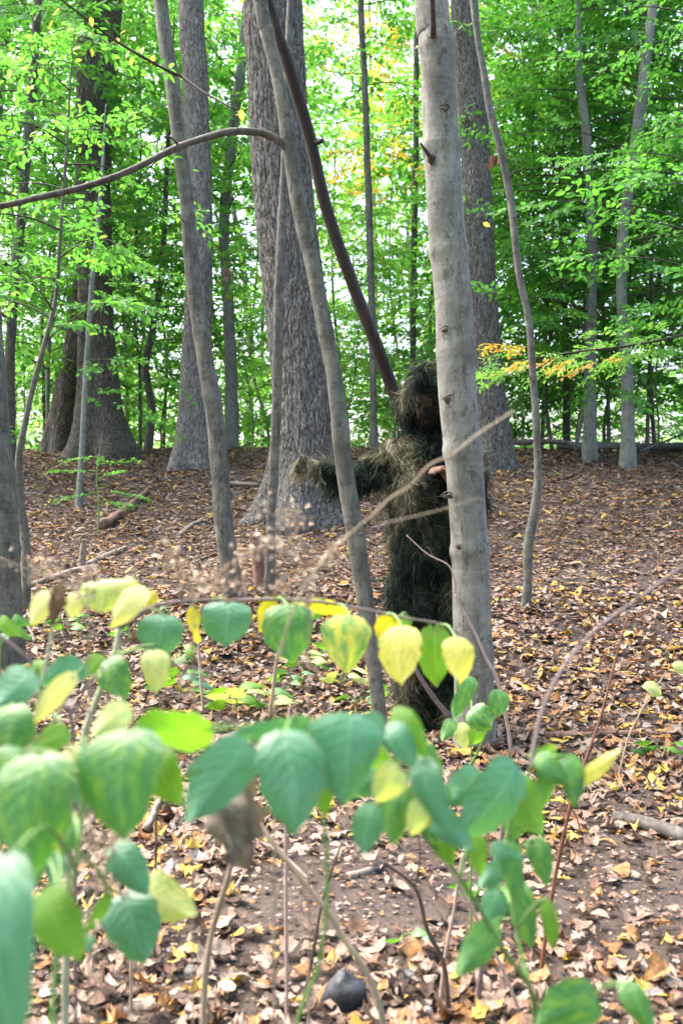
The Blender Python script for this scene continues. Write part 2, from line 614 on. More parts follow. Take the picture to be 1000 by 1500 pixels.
def tree(name, label, cat, path, Y, mat, group=None, top=9.0, tilt=0., sides=16, step=.06, disp=None, lean_y=0.,
         crown_kw=None, crown_mat='leaf_green', trunk_name='trunk', canopy=None):
    """path: (px, py, width px) from the top of the picture to the ground"""
    Ybase = Y
    pts, rad = [], []
    for px, py, wpx in reversed(path):
        f = (path[-1][1] - py) / 1000.
        y = Ybase + lean_y * f
        pts.append(P(px, py, y))
        rad.append(wpx / FPX * y / 2)
    pts, rad = np.array(pts), np.array(rad)
    base = pts[0].copy()
    gz = float(G(base[0], base[1]))
    # root the trunk in the ground
    d = pts[1] - pts[0]
    d = d / d[2]
    pts[0] = base + d * (gz - .03 - base[2])
    root_loc = (pts[0][0], pts[0][1], gz)
    below = pts[0] - d * .15
    pts = np.vstack([below, pts])
    rad = np.concatenate([[rad[0]], rad])
    # carry on above the frame
    if top > pts[-1][2] + .3:
        d = pts[-1] - pts[-3]
        d = d / d[2]
        d[:2] *= .6
        h = top - pts[-1][2]
        r_end = rad[-1]
        for f in (.33, .66, 1.0):
            pts = np.vstack([pts, pts[-1] + d * h * .33 + np.array([.04, -.03, 0]) * h * .2 * math.sin(f * 9)])
            rad = np.append(rad, r_end * (1 - .75 * f))
    q_ = np.column_stack([pts, rad])
    total = np.sum(np.linalg.norm(np.diff(pts, axis=0), axis=1))
    c_ = catmull(q_, max(8, int(total / step)))
    sd_ = int(path[0][0]) % 97
    arc = np.arange(len(c_)) * step
    amp = np.minimum(c_[:, 3] * .12, .005) * np.clip(arc / .3, 0, 1)
    for ax_i in (0, 1):
        c_[:, ax_i] += amp * vnoise(np.stack([arc * 2.6, 0 * arc + ax_i * 5, 0 * arc], -1), sd_) * 1.4
    if sides <= 40:
        for q_n in range(int(total / .45)):
            at_ = (q_n + .5 * (1 + math.sin(q_n * 12.7 + sd_))) * .45
            c_[:, 3] *= 1 + (.07 + .07 * math.sin(q_n * 7.1 + sd_) ** 2) * np.exp(-((arc - at_) / .03) ** 2)
    root = thing(name, label, cat, root_loc, group)
    V, F = tube(c_[:, :3], np.maximum(c_[:, 3], .004), sides, disp or flare_disp(.35, 3, .12, lump=.07, seed=len(path) + int(path[0][0])))
    obj(trunk_name, V, F, M[mat], root)
    axis = c_[:, :3]
    if crown_kw:
        leaf, wd = crown(axis, seed=int(path[0][0] * 7 + Y * 13), **crown_kw)
        leaf.build('crown', M[crown_mat], root, smooth=False)
        wd.build('branches', M['twig'], root)
    if canopy:
        o = CANOPY[canopy - 1]
        c2 = o.copy()
        col.objects.link(c2)
        c2.parent = root
        tip = axis[-1]
        c2.location = (tip[0] - root_loc[0], tip[1] - root_loc[1], tip[2] - root_loc[2] - 2.2)
        c2.rotation_euler = (0, 0, path[0][0] * .37)
    return root, axis


# canopy crowns high above the frame, shared between the tall trees
CANOPY = []
for k in range(2):
    ax = np.array([[0, 0, 0], [0.1, 0, 3.], [0, 0.1, 6.]])
    lf, _ = crown(ax, 0, 5.5, 13, 1.4, 2.8, 900 + k, scale=1.6, per=2, rise=.7, wood=False)
    V = np.concatenate(lf.V)
    F = np.concatenate(lf.F)
    me = mk_mesh('crown', V, F, M['leaf_green'], smooth=False)
    CANOPY.append(bpy.data.objects.new('crown', me))

# the four old trees with furrowed bark
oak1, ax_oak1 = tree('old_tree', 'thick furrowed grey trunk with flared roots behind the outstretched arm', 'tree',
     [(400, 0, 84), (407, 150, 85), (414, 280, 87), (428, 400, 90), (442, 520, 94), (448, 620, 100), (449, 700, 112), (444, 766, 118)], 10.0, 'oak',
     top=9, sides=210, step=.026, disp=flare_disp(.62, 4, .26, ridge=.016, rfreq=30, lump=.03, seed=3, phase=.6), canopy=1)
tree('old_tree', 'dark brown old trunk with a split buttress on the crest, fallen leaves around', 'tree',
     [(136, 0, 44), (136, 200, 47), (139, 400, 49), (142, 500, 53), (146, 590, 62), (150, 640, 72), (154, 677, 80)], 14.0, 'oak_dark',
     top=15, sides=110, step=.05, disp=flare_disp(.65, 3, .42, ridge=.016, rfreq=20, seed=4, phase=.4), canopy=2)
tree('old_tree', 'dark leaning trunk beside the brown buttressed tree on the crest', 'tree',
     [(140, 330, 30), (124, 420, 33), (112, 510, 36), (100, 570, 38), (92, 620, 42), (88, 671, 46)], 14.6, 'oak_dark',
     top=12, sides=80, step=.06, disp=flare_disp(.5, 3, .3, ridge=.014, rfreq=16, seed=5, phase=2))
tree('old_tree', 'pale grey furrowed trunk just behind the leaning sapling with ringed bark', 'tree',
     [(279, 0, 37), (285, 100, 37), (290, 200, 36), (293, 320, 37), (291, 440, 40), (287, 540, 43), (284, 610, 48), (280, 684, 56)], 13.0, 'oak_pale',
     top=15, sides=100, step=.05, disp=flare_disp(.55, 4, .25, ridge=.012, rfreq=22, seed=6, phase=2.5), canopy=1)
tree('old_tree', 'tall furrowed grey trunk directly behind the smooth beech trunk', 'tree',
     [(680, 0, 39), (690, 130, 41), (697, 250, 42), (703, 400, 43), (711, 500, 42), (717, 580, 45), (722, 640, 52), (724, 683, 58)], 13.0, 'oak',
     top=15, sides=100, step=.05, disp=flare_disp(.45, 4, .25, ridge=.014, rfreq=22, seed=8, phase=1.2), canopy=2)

# near young trees
beech, ax_b = tree('beech_tree', 'smooth grey beech trunk with knots, hiding half of the shaggy figure', 'tree',
     [(632, -20, 49), (638, 60, 50), (646, 200, 52), (660, 400, 54), (668, 520, 55), (674, 620, 55), (681, 720, 54), (686, 800, 54), (690, 900, 56), (692, 1000, 57), (693, 1085, 62)],
     4.75, 'beech', top=9, sides=40, step=.03, disp=flare_disp(.25, 3, .1, lump=.035, seed=2), canopy=2)
t2, ax_2 = tree('young_tree', 'slim leaning grey trunk with ring scars on the left of the thick furrowed tree', 'tree',
     [(234, -10, 20), (248, 100, 21), (262, 200, 21), (273, 300, 21), (282, 400, 22), (297, 500, 24), (312, 600, 26), (322, 700, 26), (332, 800, 28), (343, 882, 29)],
     7.2, 'sapling', top=10, sides=20, step=.05)
t3, ax_3 = tree('young_tree', 'crooked grey trunk crossing before the outstretched arm, one long bare branch', 'tree',
     [(379, -15, 20), (392, 50, 20), (408, 120, 19), (421, 200, 20), (436, 300, 22), (460, 400, 22), (479, 500, 23), (494, 600, 24), (508, 700, 26), (523, 800, 26), (537, 900, 25), (550, 1000, 21), (557, 1064, 22)],
     4.6, 'sapling', top=8, sides=22, step=.04)
tree('young_tree', 'thin straight grey stem standing before the thick furrowed trunk', 'tree',
     [(425, -15, 9), (421, 90, 10), (417, 220, 11), (410, 400, 14), (405, 560, 14), (400, 700, 14), (396, 800, 14), (394, 868, 16)],
     7.3, 'sapling', top=7.5, sides=14, step=.06)
t5, ax_5 = tree('young_tree', 'thin wavy grey sapling standing alone on the open leaf slope', 'tree',
     [(691, -15, 9), (699, 50, 10), (707, 100, 10), (716, 160, 11), (729, 205, 11), (741, 260, 11), (750, 310, 11), (760, 400, 10), (774, 470, 10), (780, 540, 10.5), (785, 620, 10.5), (788, 700, 11), (783, 750, 14), (774, 800, 15), (773, 850, 13), (769, 897, 16)],
     7.05, 'sapling', top=7, sides=14, step=.05)
tree('young_tree', 'grey trunk cut by the edge of the picture, beside a thinner dark one', 'tree',
     [(-52, 0, 30), (-34, 250, 33), (-16, 480, 36), (-8, 600, 40), (1, 720, 44), (5, 850, 50), (10, 980, 56)],
     5.9, 'sapling', top=9, sides=24, step=.05)
tree('young_tree', 'bent thin dark sapling close behind the edge trunk', 'tree',
     [(92, 300, 5), (84, 420, 6), (72, 480, 7), (50, 565, 8), (38, 620, 9), (29, 670, 11), (30, 730, 13), (37, 790, 14), (39, 850, 14), (36, 896, 17)],
     7.0, 'sapling', top=4.8, sides=12, step=.06,
     crown_kw=dict(h0=2.4, h1=4.7, nb=20, rmin=.3, rmax=.8, scale=.7, per=3), crown_mat='leaf_green')
tree('young_tree', 'pale thin straight sapling in front of the brown buttressed trunk', 'tree',
     [(150, 250, 5), (143, 330, 6), (136, 400, 7), (129, 500, 8), (123, 600, 9), (119, 680, 9), (117, 730, 11)],
     10.6, 'beech_far', top=5.6, sides=10, step=.1,
     crown_kw=dict(h0=2.25, h1=4.3, nb=11, rmin=.4, rmax=1.1, scale=.8, per=2), crown_mat='leaf_green')

# trees on and behind the crest, with leafy crowns in the picture
tree('beech_tree', 'grey young beech with a flared foot, wavy stem nearest the right edge', 'tree',
     [(957, -10, 13), (945, 90, 15), (933, 190, 17), (922, 270, 16), (912, 330, 16), (909, 420, 15), (914, 500, 16), (919, 580, 18), (919, 640, 20), (917, 694, 24)],
     13.0, 'beech_far', top=10, sides=18, step=.08, disp=flare_disp(.5, 3, .14, lump=.06, seed=12),
     crown_kw=dict(az_range=(-.5, 3.6), h0=3.6, h1=10, nb=50, rmin=.7, rmax=2.2, per=3, scale=1.1), crown_mat='leaf_green')
tree('beech_tree', 'grey young beech with flared foot and forked top, left of the wavy one', 'tree',
     [(846, 40, 9), (848, 110, 11), (856, 180, 13), (862, 260, 13), (866, 350, 14), (866, 450, 15), (864, 550, 17), (863, 620, 19), (862, 674, 22)],
     13.6, 'beech_far', top=10, sides=18, step=.08, disp=flare_disp(.5, 3, .14, lump=.06, seed=13),
     crown_kw=dict(az_range=(-.5, 3.6), h0=3.4, h1=10, nb=50, rmin=.7, rmax=2.1, per=3, scale=1.1), crown_mat='leaf_green')
tree('young_tree', 'thin dark straight trunk behind the forked young beech on the crest', 'tree',
     [(818, 200, 6), (824, 380, 8), (828, 500, 9), (829, 600, 11), (829, 660, 12)],
     16.5, 'sapling_dark', top=9, sides=10, step=.15,
     crown_kw=dict(h0=4.2, h1=9, nb=40, rmin=.8, rmax=2.0, per=3, scale=1.2), crown_mat='leaf_deep')
tree('young_tree', 'slender straight pale trunk between the furrowed trunk and the figure', 'tree',
     [(527, -10, 9), (534, 130, 9), (540, 300, 10), (543, 420, 11), (546, 550, 10), (547, 640, 11), (548, 668, 12)],
     13.5, 'sapling', top=11, sides=12, step=.12,
     crown_kw=dict(h0=7.0, h1=11, nb=30, rmin=.6, rmax=1.6, per=3, scale=1.2), crown_mat='leaf_green')
tree('young_tree', 'slender spotted trunk with golden leaves just left of the smooth beech', 'tree',
     [(610, -10, 7), (609, 120, 8), (608, 250, 9), (606, 400, 9), (604, 560, 9), (603, 662, 10)],
     17.0, 'sapling', top=12, sides=12, step=.15,
     crown_kw=dict(h0=6.5, h1=11.5, nb=34, rmin=.5, rmax=1.7, per=3, scale=1.15), crown_mat='leaf_gold')
tree('young_tree', 'pale greenish trunk with holes behind the pale furrowed tree', 'tree',
     [(362, -10, 12), (354, 90, 14), (341, 190, 15), (330, 290, 16), (328, 360, 15), (334, 440, 16), (338, 540, 18), (339, 663, 20)],
     15.6, 'beech_far', top=12, sides=14, step=.12,
     crown_kw=dict(h0=5.0, h1=11.5, nb=44, rmin=.8, rmax=2.2, per=3, scale=1.2), crown_mat='leaf_green')
tree('young_tree', 'thin dark crooked trunk right of the brown buttressed tree', 'tree',
     [(245, 240, 7), (238, 380, 8), (226, 470, 10), (214, 540, 11), (222, 600, 11), (217, 662, 13)],
     15.5, 'sapling_dark', top=9, sides=10, step=.12,
     crown_kw=dict(h0=3.9, h1=9, nb=46, rmin=.7, rmax=1.9, per=3, scale=1.15), crown_mat='leaf_green')
tree('young_tree', 'dark slim forked tree among leaves, left of the brown buttressed trunk', 'tree',
     [(56, -10, 12), (50, 90, 13), (44, 170, 14), (36, 270, 14), (26, 370, 14), (18, 460, 14), (14, 560, 15), (16, 676, 18)],
     12.5, 'sapling_dark', top=9.5, sides=14, step=.1,
     crown_kw=dict(az_range=(.6, 5.2), h0=3.3, h1=9, nb=46, rmin=.8, rmax=2.0, per=3, scale=1.1), crown_mat='leaf_green')
tree('young_tree', 'pale trunk cut by the upper left corner of the picture', 'tree',
     [(8, -10, 18), (2, 90, 18), (-6, 180, 19), (-14, 400, 20), (-18, 664, 24)],
     15.0, 'beech_far', top=12, sides=14, step=.15,
     crown_kw=dict(h0=4.2, h1=11.5, nb=56, rmin=.9, rmax=2.4, per=4, scale=1.2), crown_mat='leaf_green')


# ---- branches, knots and stubs of the near trees
def branch_px(pts, r0, r1, mat, parent, name='branch', sides=8, n=None):
    p = np.array([P(*q_) for q_ in pts])
    n = n or max(8, int(np.sum(np.linalg.norm(np.diff(p, axis=0), axis=1)) / .05))
    c_ = catmull(p, n)
    V, F = tube(c_, np.linspace(r0, r1, n), sides, lambda th, s, r: r * .18 * vnoise(np.stack([np.cos(th), np.sin(th), s * 14], -1), 3))
    obj(name, V, F, M[mat], parent)
    return c_


branch_px([(433, 285, 4.6), (428, 250, 4.6), (422, 224, 4.6), (408, 205, 4.585), (378, 194, 4.53), (340, 193, 4.45), (300, 202, 4.4), (260, 216, 4.35), (215, 238, 4.3), (170, 258, 4.25), (115, 276, 4.2), (60, 289, 4.15), (-10, 304, 4.1), (-120, 320, 4.0)],
          .0185, .011, 'sapling_dark', t3, sides=10)
branch_px([(262, 214, 4.36), (255, 205, 4.3), (242, 196, 4.25)], .006, .003, 'sapling_dark', t3, 'twig')
branch_px([(266, 112, 7.1), (235, 98, 6.9), (170, 60, 6.6), (120, 22, 6.4), (80, -8, 6.3)], .011, .006, 'twig', t2)
branch_px([(266, 112, 7.1), (300, 136, 6.95), (345, 161, 6.8)], .011, .006, 'twig', t2)


def blob(center, rx, ry, rz, mat, parent, name, seed=0, amp=.25, rings=10, seg=14, ax=None):
    th = np.linspace(0, np.pi, rings)
    ph = np.linspace(0, 2 * np.pi, seg, endpoint=False)
    T, Ph = np.meshgrid(th, ph, indexing='ij')
    D = np.stack([np.sin(T) * np.cos(Ph), np.sin(T) * np.sin(Ph), np.cos(T)], -1)
    r = 1 + amp * vnoise(D * 1.7 + seed * 3.1, seed) + amp * .5 * vnoise(D * 4 + seed, seed + 1)
    V = (D * r[..., None] * np.array([rx, ry, rz])).reshape(-1, 3)
    if ax is not None:
        V = V @ ax.T
    i, j = np.meshgrid(np.arange(rings - 1), np.arange(seg), indexing='ij')
    F = np.stack([i * seg + j, (i + 1) * seg + j, (i + 1) * seg + (j + 1) % seg, i * seg + (j + 1) % seg], -1).reshape(-1, 4)
    return obj(name, V + np.asarray(center), F, M[mat], parent)


for px, py, s in [(652, 484, .017), (658, 586, .021), (682, 520, .012), (655, 727, .018), (666, 648, .009), (698, 912, .02), (672, 802, .012), (651, 158, .016)]:
    c0 = P(px, py, 4.75 - .086 + abs(px - np.interp(py, [0, 400, 720, 1000], [634, 660, 681, 693])) * .0012)
    blob(c0, s * 1.3, .007, s * .7, 'knot' if py != 158 else 'sapling', beech, 'knot', seed=px, amp=.4)
    V, F = tube(catmull([c0 + [-s * 2.0, .012, -.2 * s], c0 + [-s, -.003, s * .8], c0 + [0, -.007, s * 1.15], c0 + [s, -.003, s * .8], c0 + [s * 2.0, .012, -.2 * s]], 12), np.sin(np.linspace(.15, 3.0, 12)) * s * .22, 6)
    obj('bark_fold', V, F, M['sapling'], beech)
branch_px([(634, 58, 4.68), (634, 30, 4.6), (633, 0, 4.53), (631, -40, 4.45)], .014, .012, 'knot', beech, 'branch_stub', 10)
blob(P(634, 58, 4.685), .03, .025, .028, 'knot', beech, 'knot', 4)
branch_px([(632, 232, 4.69), (624, 222, 4.62), (615, 209, 4.57)], .013, .004, 'knot', beech, 'branch_stub', 8)
blob(P(631, 232, 4.69), .022, .02, .028, 'knot', beech, 'knot', 9)

for tr, px, py, Y, s in [(t3, 527, 783, 4.57, .012), (t3, 502, 640, 4.57, .009), (t3, 470, 452, 4.575, .009), (t2, 330, 762, 7.14, .014), (t2, 300, 520, 7.15, .012), (t2, 262, 180, 7.15, .01), (t5, 787, 660, 7.02, .008), (t5, 752, 318, 7.02, .008)]:
    blob(P(px, py, Y), s * 1.2, s * .7, s, 'sapling_dark', tr, 'knot', seed=px, amp=.35)
for tr, pts in [(t5, [(742, 262, 7.03), (752, 252, 7.0), (764, 247, 6.95)]), (t5, [(781, 560, 7.03), (772, 548, 7.0), (768, 536, 6.98)]), (t2, [(276, 330, 7.17), (262, 316, 7.1), (255, 298, 7.05)]), (t2, [(318, 660, 7.17), (330, 648, 7.12), (338, 630, 7.08)]), (t3, [(452, 360, 4.58), (462, 348, 4.55), (468, 330, 4.52)])]:
    branch_px(pts, .006, .002, 'sapling_dark', tr, 'twig', 6, 10)

# leaning dead pole behind the figure
pole_px = [(383, -30, 4.95), (405, 45, 5.0), (424, 100, 5.05), (453, 200, 5.15), (477, 300, 5.22), (510, 400, 5.3), (549, 500, 5.38), (575, 570, 5.45), (606, 660, 5.5), (650, 800, 5.58), (700, 960, 5.65)]
pp = np.array([P(*q_) for q_ in pole_px])
pp[-1][2] = G(pp[-1][0], pp[-1][1]) - .05
d = pp[0] - pp[2]
pp = np.vstack([pp[0] + d * 3.5, pp])
pole = thing('dead_trunk', 'dark brown dead trunk leaning across behind the hooded head', 'dead trunk', (pp[-1][0], pp[-1][1], pp[-1][2] + .05))
c_ = catmull(pp, 150)
V, F = tube(c_, np.linspace(.026, .04, 150), 14, lambda th, s, r: r * .12 * vnoise(np.stack([np.cos(th), np.sin(th), s * 5], -1), 9))
obj('stem', V, F, M['deadwood'], pole)
branch_px([(458, 209, 5.15), (466, 208, 5.12), (472, 206, 5.1)], .014, .012, 'deadwood', pole, 'branch_stub', 8, 8)


# yellow and gold leaves left hanging on the twigs of the leaning sapling
def single_leaves(pts, size, mat, parent, name='leaf', seed=0, droop=.9):
    r = random.Random(seed)
    for p in pts:
        m = rot_z(r.uniform(0, 6.28)) @ rot_y(droop + r.uniform(-.3, .3)) @ rot_x(r.uniform(-.6, .6))
        obj(name, LV @ m.T * size * r.uniform(.8, 1.2) + P(*p), LF, M[mat], parent, smooth=False)


single_leaves([(133, 24, 6.4), (118, 68, 6.4), (134, 70, 6.45), (172, 55, 6.6), (190, 74, 6.65), (184, 45, 6.6), (193, 84, 6.7), (210, 68, 6.8), (226, 80, 6.85), (155, 30, 6.5), (165, 58, 6.6), (88, 12, 6.3), (78, 30, 6.3)], .062, 'leaf_gold', t2, seed=3)
single_leaves([(352, 160, 6.8), (346, 163, 6.8), (357, 168, 6.78)], .085, 'leaf_gold', t2, seed=8, droop=.3)

# beech standing outside the right edge: a low branch with golden sprays reaches in
edge_beech, ax_e = tree('beech_tree', 'leafy beech beyond the right edge, its low golden branch reaching in', 'tree',
     [(1075, 0, 20), (1070, 300, 22), (1066, 560, 25), (1064, 735, 30)], 10.5, 'beech_far', top=9, sides=16, step=.1,
     crown_kw=dict(h0=2.9, h1=9, nb=34, rmin=1.0, rmax=2.5, per=3, scale=1.0, az_range=(1.6, 4.4)), crown_mat='leaf_green')
bp = branch_px([(1066, 470, 10.5), (1000, 490, 10.1), (930, 505, 9.8), (840, 516, 9.6), (770, 527, 9.5), (715, 540, 9.4)], .018, .005, 'twig', edge_beech)
gold, grn = MB(), MB()
rr = random.Random(5)
for f in np.linspace(.3, 1, 20):
    k = int(f * (len(bp) - 1))
    p = bp[k]
    for sd_ in (-1, 1):
        sv, sf, tw = SPRAYS[rr.randrange(8)]
        m = rot_z(math.pi + sd_ * rr.uniform(.2, 1.3)) @ rot_y(rr.uniform(-.2, .5)) @ rot_x(rr.uniform(-.5, .5))
        (gold if (.55 < f < .95 and rr.random() < .5) else grn).add(sv @ m.T * rr.uniform(.4, .85) + p + np.array([0, 0, rr.uniform(-.12, .1)]), sf)
gold.build('autumn_sprays', M['leaf_gold'], edge_beech, smooth=False)['label'] = 'golden orange leaf sprays on the low branch'
grn.build('leaf_sprays', M['leaf_lime'], edge_beech, smooth=False)

# understory beeches filling the wood behind the crest: four builds, copied as things
PROTO = []
for k in range(5):
    ax = np.array([[0, 0, -.2], [.12 * k - .25, .04, 1.3], [.25 - .1 * k, .1, 2.7], [.3 - .16 * k, -.08, 4.5], [.1, .05, 8.]])
    lf, wd = crown(ax, .7, 8., 46, .6, 2.1, 300 + k, scale=1.3, per=3, rise=.45)
    Vl, Fl = np.concatenate(lf.V), np.concatenate(lf.F)
    c_ = catmull(np.column_stack([ax, [.032, .03, .026, .018, .006]]), 60)
    Vt, Ft = tube(c_[:, :3], c_[:, 3], 10, flare_disp(.3, 3, .12, lump=.08, seed=k + 40))
    k4 = max(f.shape[1] for f in wd.F)
    Vw, Fw = np.concatenate(wd.V), np.concatenate(wd.F)
    PROTO.append((mk_mesh('trunk', Vt, Ft, M['sapling_dark' if k % 2 else 'beech_far']),
                  mk_mesh('crown', Vl, Fl, M['leaf_green'], smooth=False),
                  mk_mesh('crown', Vl, Fl, M['leaf_lime'], smooth=False),
                  mk_mesh('branches', Vw, Fw, M['twig'])))
under = [  # px at the foot, depth, scale, light?, where
    (-130, 12.0, 1.0, 0, 'beyond the left edge, sprays reaching over the edge trunk'),
    (70, 17.5, 1.1, 0, 'behind the dark slim forked tree'),
    (185, 18.5, 1.15, 0, 'seen between the brown buttressed trunk and the crooked dark one'),
    (235, 21, 1.3, 1, 'light green, left of the pale furrowed trunk'),
    (330, 20, 1.25, 1, 'light green, behind the pale trunk with holes'),
    (385, 23, 1.35, 1, 'light green, hidden largely by the thick furrowed trunk'),
    (500, 22, 1.3, 1, 'light green, in the bright gap right of the thick furrowed trunk'),
    (575, 25, 1.4, 1, 'light green, far in the bright gap behind the dead leaning trunk'),
    (640, 19, 1.2, 0, 'behind the smooth beech trunk'),
    (745, 16.5, 1.1, 0, 'right of the tall furrowed trunk'),
    (790, 18.0, 1.2, 0, 'behind the thin wavy sapling'),
    (810, 15.2, 1.0, 0, 'left of the forked young beech'),
    (892, 16.2, 1.1, 0, 'between the two grey young beeches'),
    (960, 15.5, 1.05, 0, 'right of the wavy young beech'),
    (1015, 17.0, 1.2, 0, 'at the right edge behind the low golden branch'),
    (905, 21, 1.3, 0, 'far behind the two grey young beeches'),
    (1060, 14.0, 1.0, 0, 'beyond the right edge on the crest'),
    (20, 20.5, 1.3, 0, 'far behind the trunk in the upper left corner'),
    (120, 23, 1.35, 1, 'light green, far behind the brown buttressed tree'),
    (700, 24, 1.4, 1, 'light green, far behind the tall furrowed trunk'),
    (838, 15.0, 1.0, 0, 'close behind the forked young beech'),
    (945, 14.4, .95, 0, 'close behind the wavy young beech'),
    (70, 15.6, 1.05, 0, 'just behind the two dark trunks at left'),
    (205, 16.2, 1.0, 0, 'at the foot of the crooked dark trunk'),
    (775, 17.0, .5, 1, 'low and bushy, behind the dead branch by the tall furrowed trunk'),
    (845, 17.6, .55, 1, 'low and bushy, behind the pale crest log'),
    (890, 16.8, .5, 1, 'low and bushy, seen between the feet of the grey beeches'),
    (965, 17.4, .55, 1, 'low and bushy, behind the dark fallen trunk'),
    (240, 17.2, .5, 1, 'low and bushy, left of the pale furrowed foot'),
    (365, 17.6, .5, 1, 'low and bushy, left of the thick furrowed foot'),
    (512, 17.4, .5, 1, 'low and bushy, right of the thick furrowed trunk'),
    (580, 18.0, .55, 1, 'low and bushy, behind the shoulder of the figure'),
    (35, 17.0, .5, 1, 'low and bushy, behind the bent dark sapling'),
]
for k, (px, Y, s, lt, where) in enumerate(under):
    x = (px - 500) / FPX * Y
    root = thing('understory_beech', 'slender leafy young beech ' + where, 'tree', (x, Y, float(G(x, Y))), 'young beeches in the wood behind the crest')
    pr = PROTO[k % 5]
    for nm, me in (('trunk', pr[0]), ('crown', pr[2 if lt else 1]), ('branches', pr[3])):
        o = bpy.data.objects.new(nm, me)
        col.objects.link(o)
        o.parent = root
    root.scale = (s, s, s * random.uniform(.95, 1.15))
    root.rotation_euler = (0, 0, k * 1.7)

# unseen trees added behind and beside the camera to shade the foreground
for k, (x, y, s, where) in enumerate([(-2.6, -2.2, 1.0, 'behind the viewpoint to the left'), (2.2, -2.8, 1.05, 'behind the viewpoint to the right'), (-4.6, .6, 1.05, 'beside the viewpoint at far left'), (4.4, -.4, 1.0, 'beside the viewpoint at far right'), (0.1, -4.6, 1.2, 'well behind the viewpoint')]):
    root = thing('understory_beech', 'unseen beech added for shade ' + where, 'tree', (x, y, float(G(x, y))), 'unseen shade trees added around the viewpoint')
    pr = PROTO[(k + 2) % 5]
    for nm, me in (('trunk', pr[0]), ('crown', pr[1]), ('branches', pr[3])):
        o = bpy.data.objects.new(nm, me)
        col.objects.link(o)
        o.parent = root
    root.scale = (s, s, s * 1.1)
    root.rotation_euler = (0, 0, k * 2.1)

for k, (x, y, where) in enumerate([(-1.5, -1.1, 'close behind the viewpoint, left'), (1.5, -1.5, 'close behind the viewpoint, right'), (.2, -3.0, 'straight behind the viewpoint')]):  # further unseen trees, added so their high crowns shade the foreground
    g0 = float(G(x, y))
    root = thing('young_tree', 'unseen slim tree added for shade ' + where, 'tree', (x, y, g0), 'unseen shade trees added around the viewpoint')
    c_ = catmull([[x, y, g0 - .1, .06], [x + .1, y - .05, g0 + 3, .05], [x, y, g0 + 7.5, .02]], 50)
    V, F = tube(c_[:, :3], c_[:, 3], 12, flare_disp(.3, 3, .12, lump=.08, seed=70 + k))
    obj('trunk', V, F, M['sapling'], root)
    for q_ in range(2):
        o = CANOPY[q_].copy()
        col.objects.link(o)
        o.parent = root
        o.location = (0, 0, 3.9 + .5 * q_)
        o.rotation_euler = (0, 0, k * 1.3 + q_)

# far wood: one mass of leaf sprays and poles
fw = MB()
r = random.Random(77)
for k in range(1150):
    Y = r.uniform(25, 60)
    x = r.uniform(-.42, .42) * Y
    z = 1.5 + (.6 * Y + 1) * r.random() ** 1.35
    sv, sf, tw = SPRAYS[r.randrange(8)]
    m = rot_z(r.uniform(0, 6.28)) @ rot_y(r.uniform(-.3, .6)) @ rot_x(r.uniform(-.5, .5))
    fw.add(sv @ m.T * r.uniform(1.8, 3.4) + [x, Y, z], sf)
for k in range(380):
    Y = r.uniform(20, 32)
    x = r.uniform(-.45, .45) * Y
    sv, sf, tw = SPRAYS[r.randrange(8)]
    m = rot_z(r.uniform(0, 6.28)) @ rot_y(r.uniform(-.3, .6)) @ rot_x(r.uniform(-.5, .5))
    fw.add(sv @ m.T * r.uniform(1.3, 2.2) + [x, Y, CZ + Y * r.uniform(.045, .17)], sf)
far = fw.build('far_wood', M['leaf_lime'], smooth=False)
tag(far, 'bright hazy green mass of distant leaves behind the trees', 'wood', kind='stuff')
poles_mb = MB()
for k in range(16):
    Y = r.uniform(30, 55)
    x = r.uniform(-.4, .4) * Y
    h = r.uniform(12, 22)
    rd = r.uniform(.06, .2)
    pts = catmull([[x, Y, 0], [x + r.uniform(-.4, .4), Y, h * .5], [x + r.uniform(-.8, .8), Y, h]], 20)
    poles_mb.add(*tube(pts, np.linspace(rd, rd * .4, 20), 7))
tag(poles_mb.build('far_wood_trunks', M['sapling']), 'thin pale trunks lost in the distant wood', 'wood', kind='stuff')
# the edge of the wood closes the view sideways
side = MB()
for k in range(90):
    Y = r.uniform(18, 36)
    x = r.choice((-1, 1)) * r.uniform(.46, .95) * Y
    sv, sf, tw = SPRAYS[r.randrange(8)]
    m = rot_z(r.uniform(0, 6.28)) @ rot_y(r.uniform(-.3, .5)) @ rot_x(r.uniform(-.4, .4))
    side.add(sv @ m.T * r.uniform(2, 3.2) + [x, Y, r.uniform(2.5, 11)], sf)
tag(side.build('side_wood', M['leaf_green'], smooth=False), 'green leaf mass closing the wood beyond both edges', 'wood', kind='stuff')


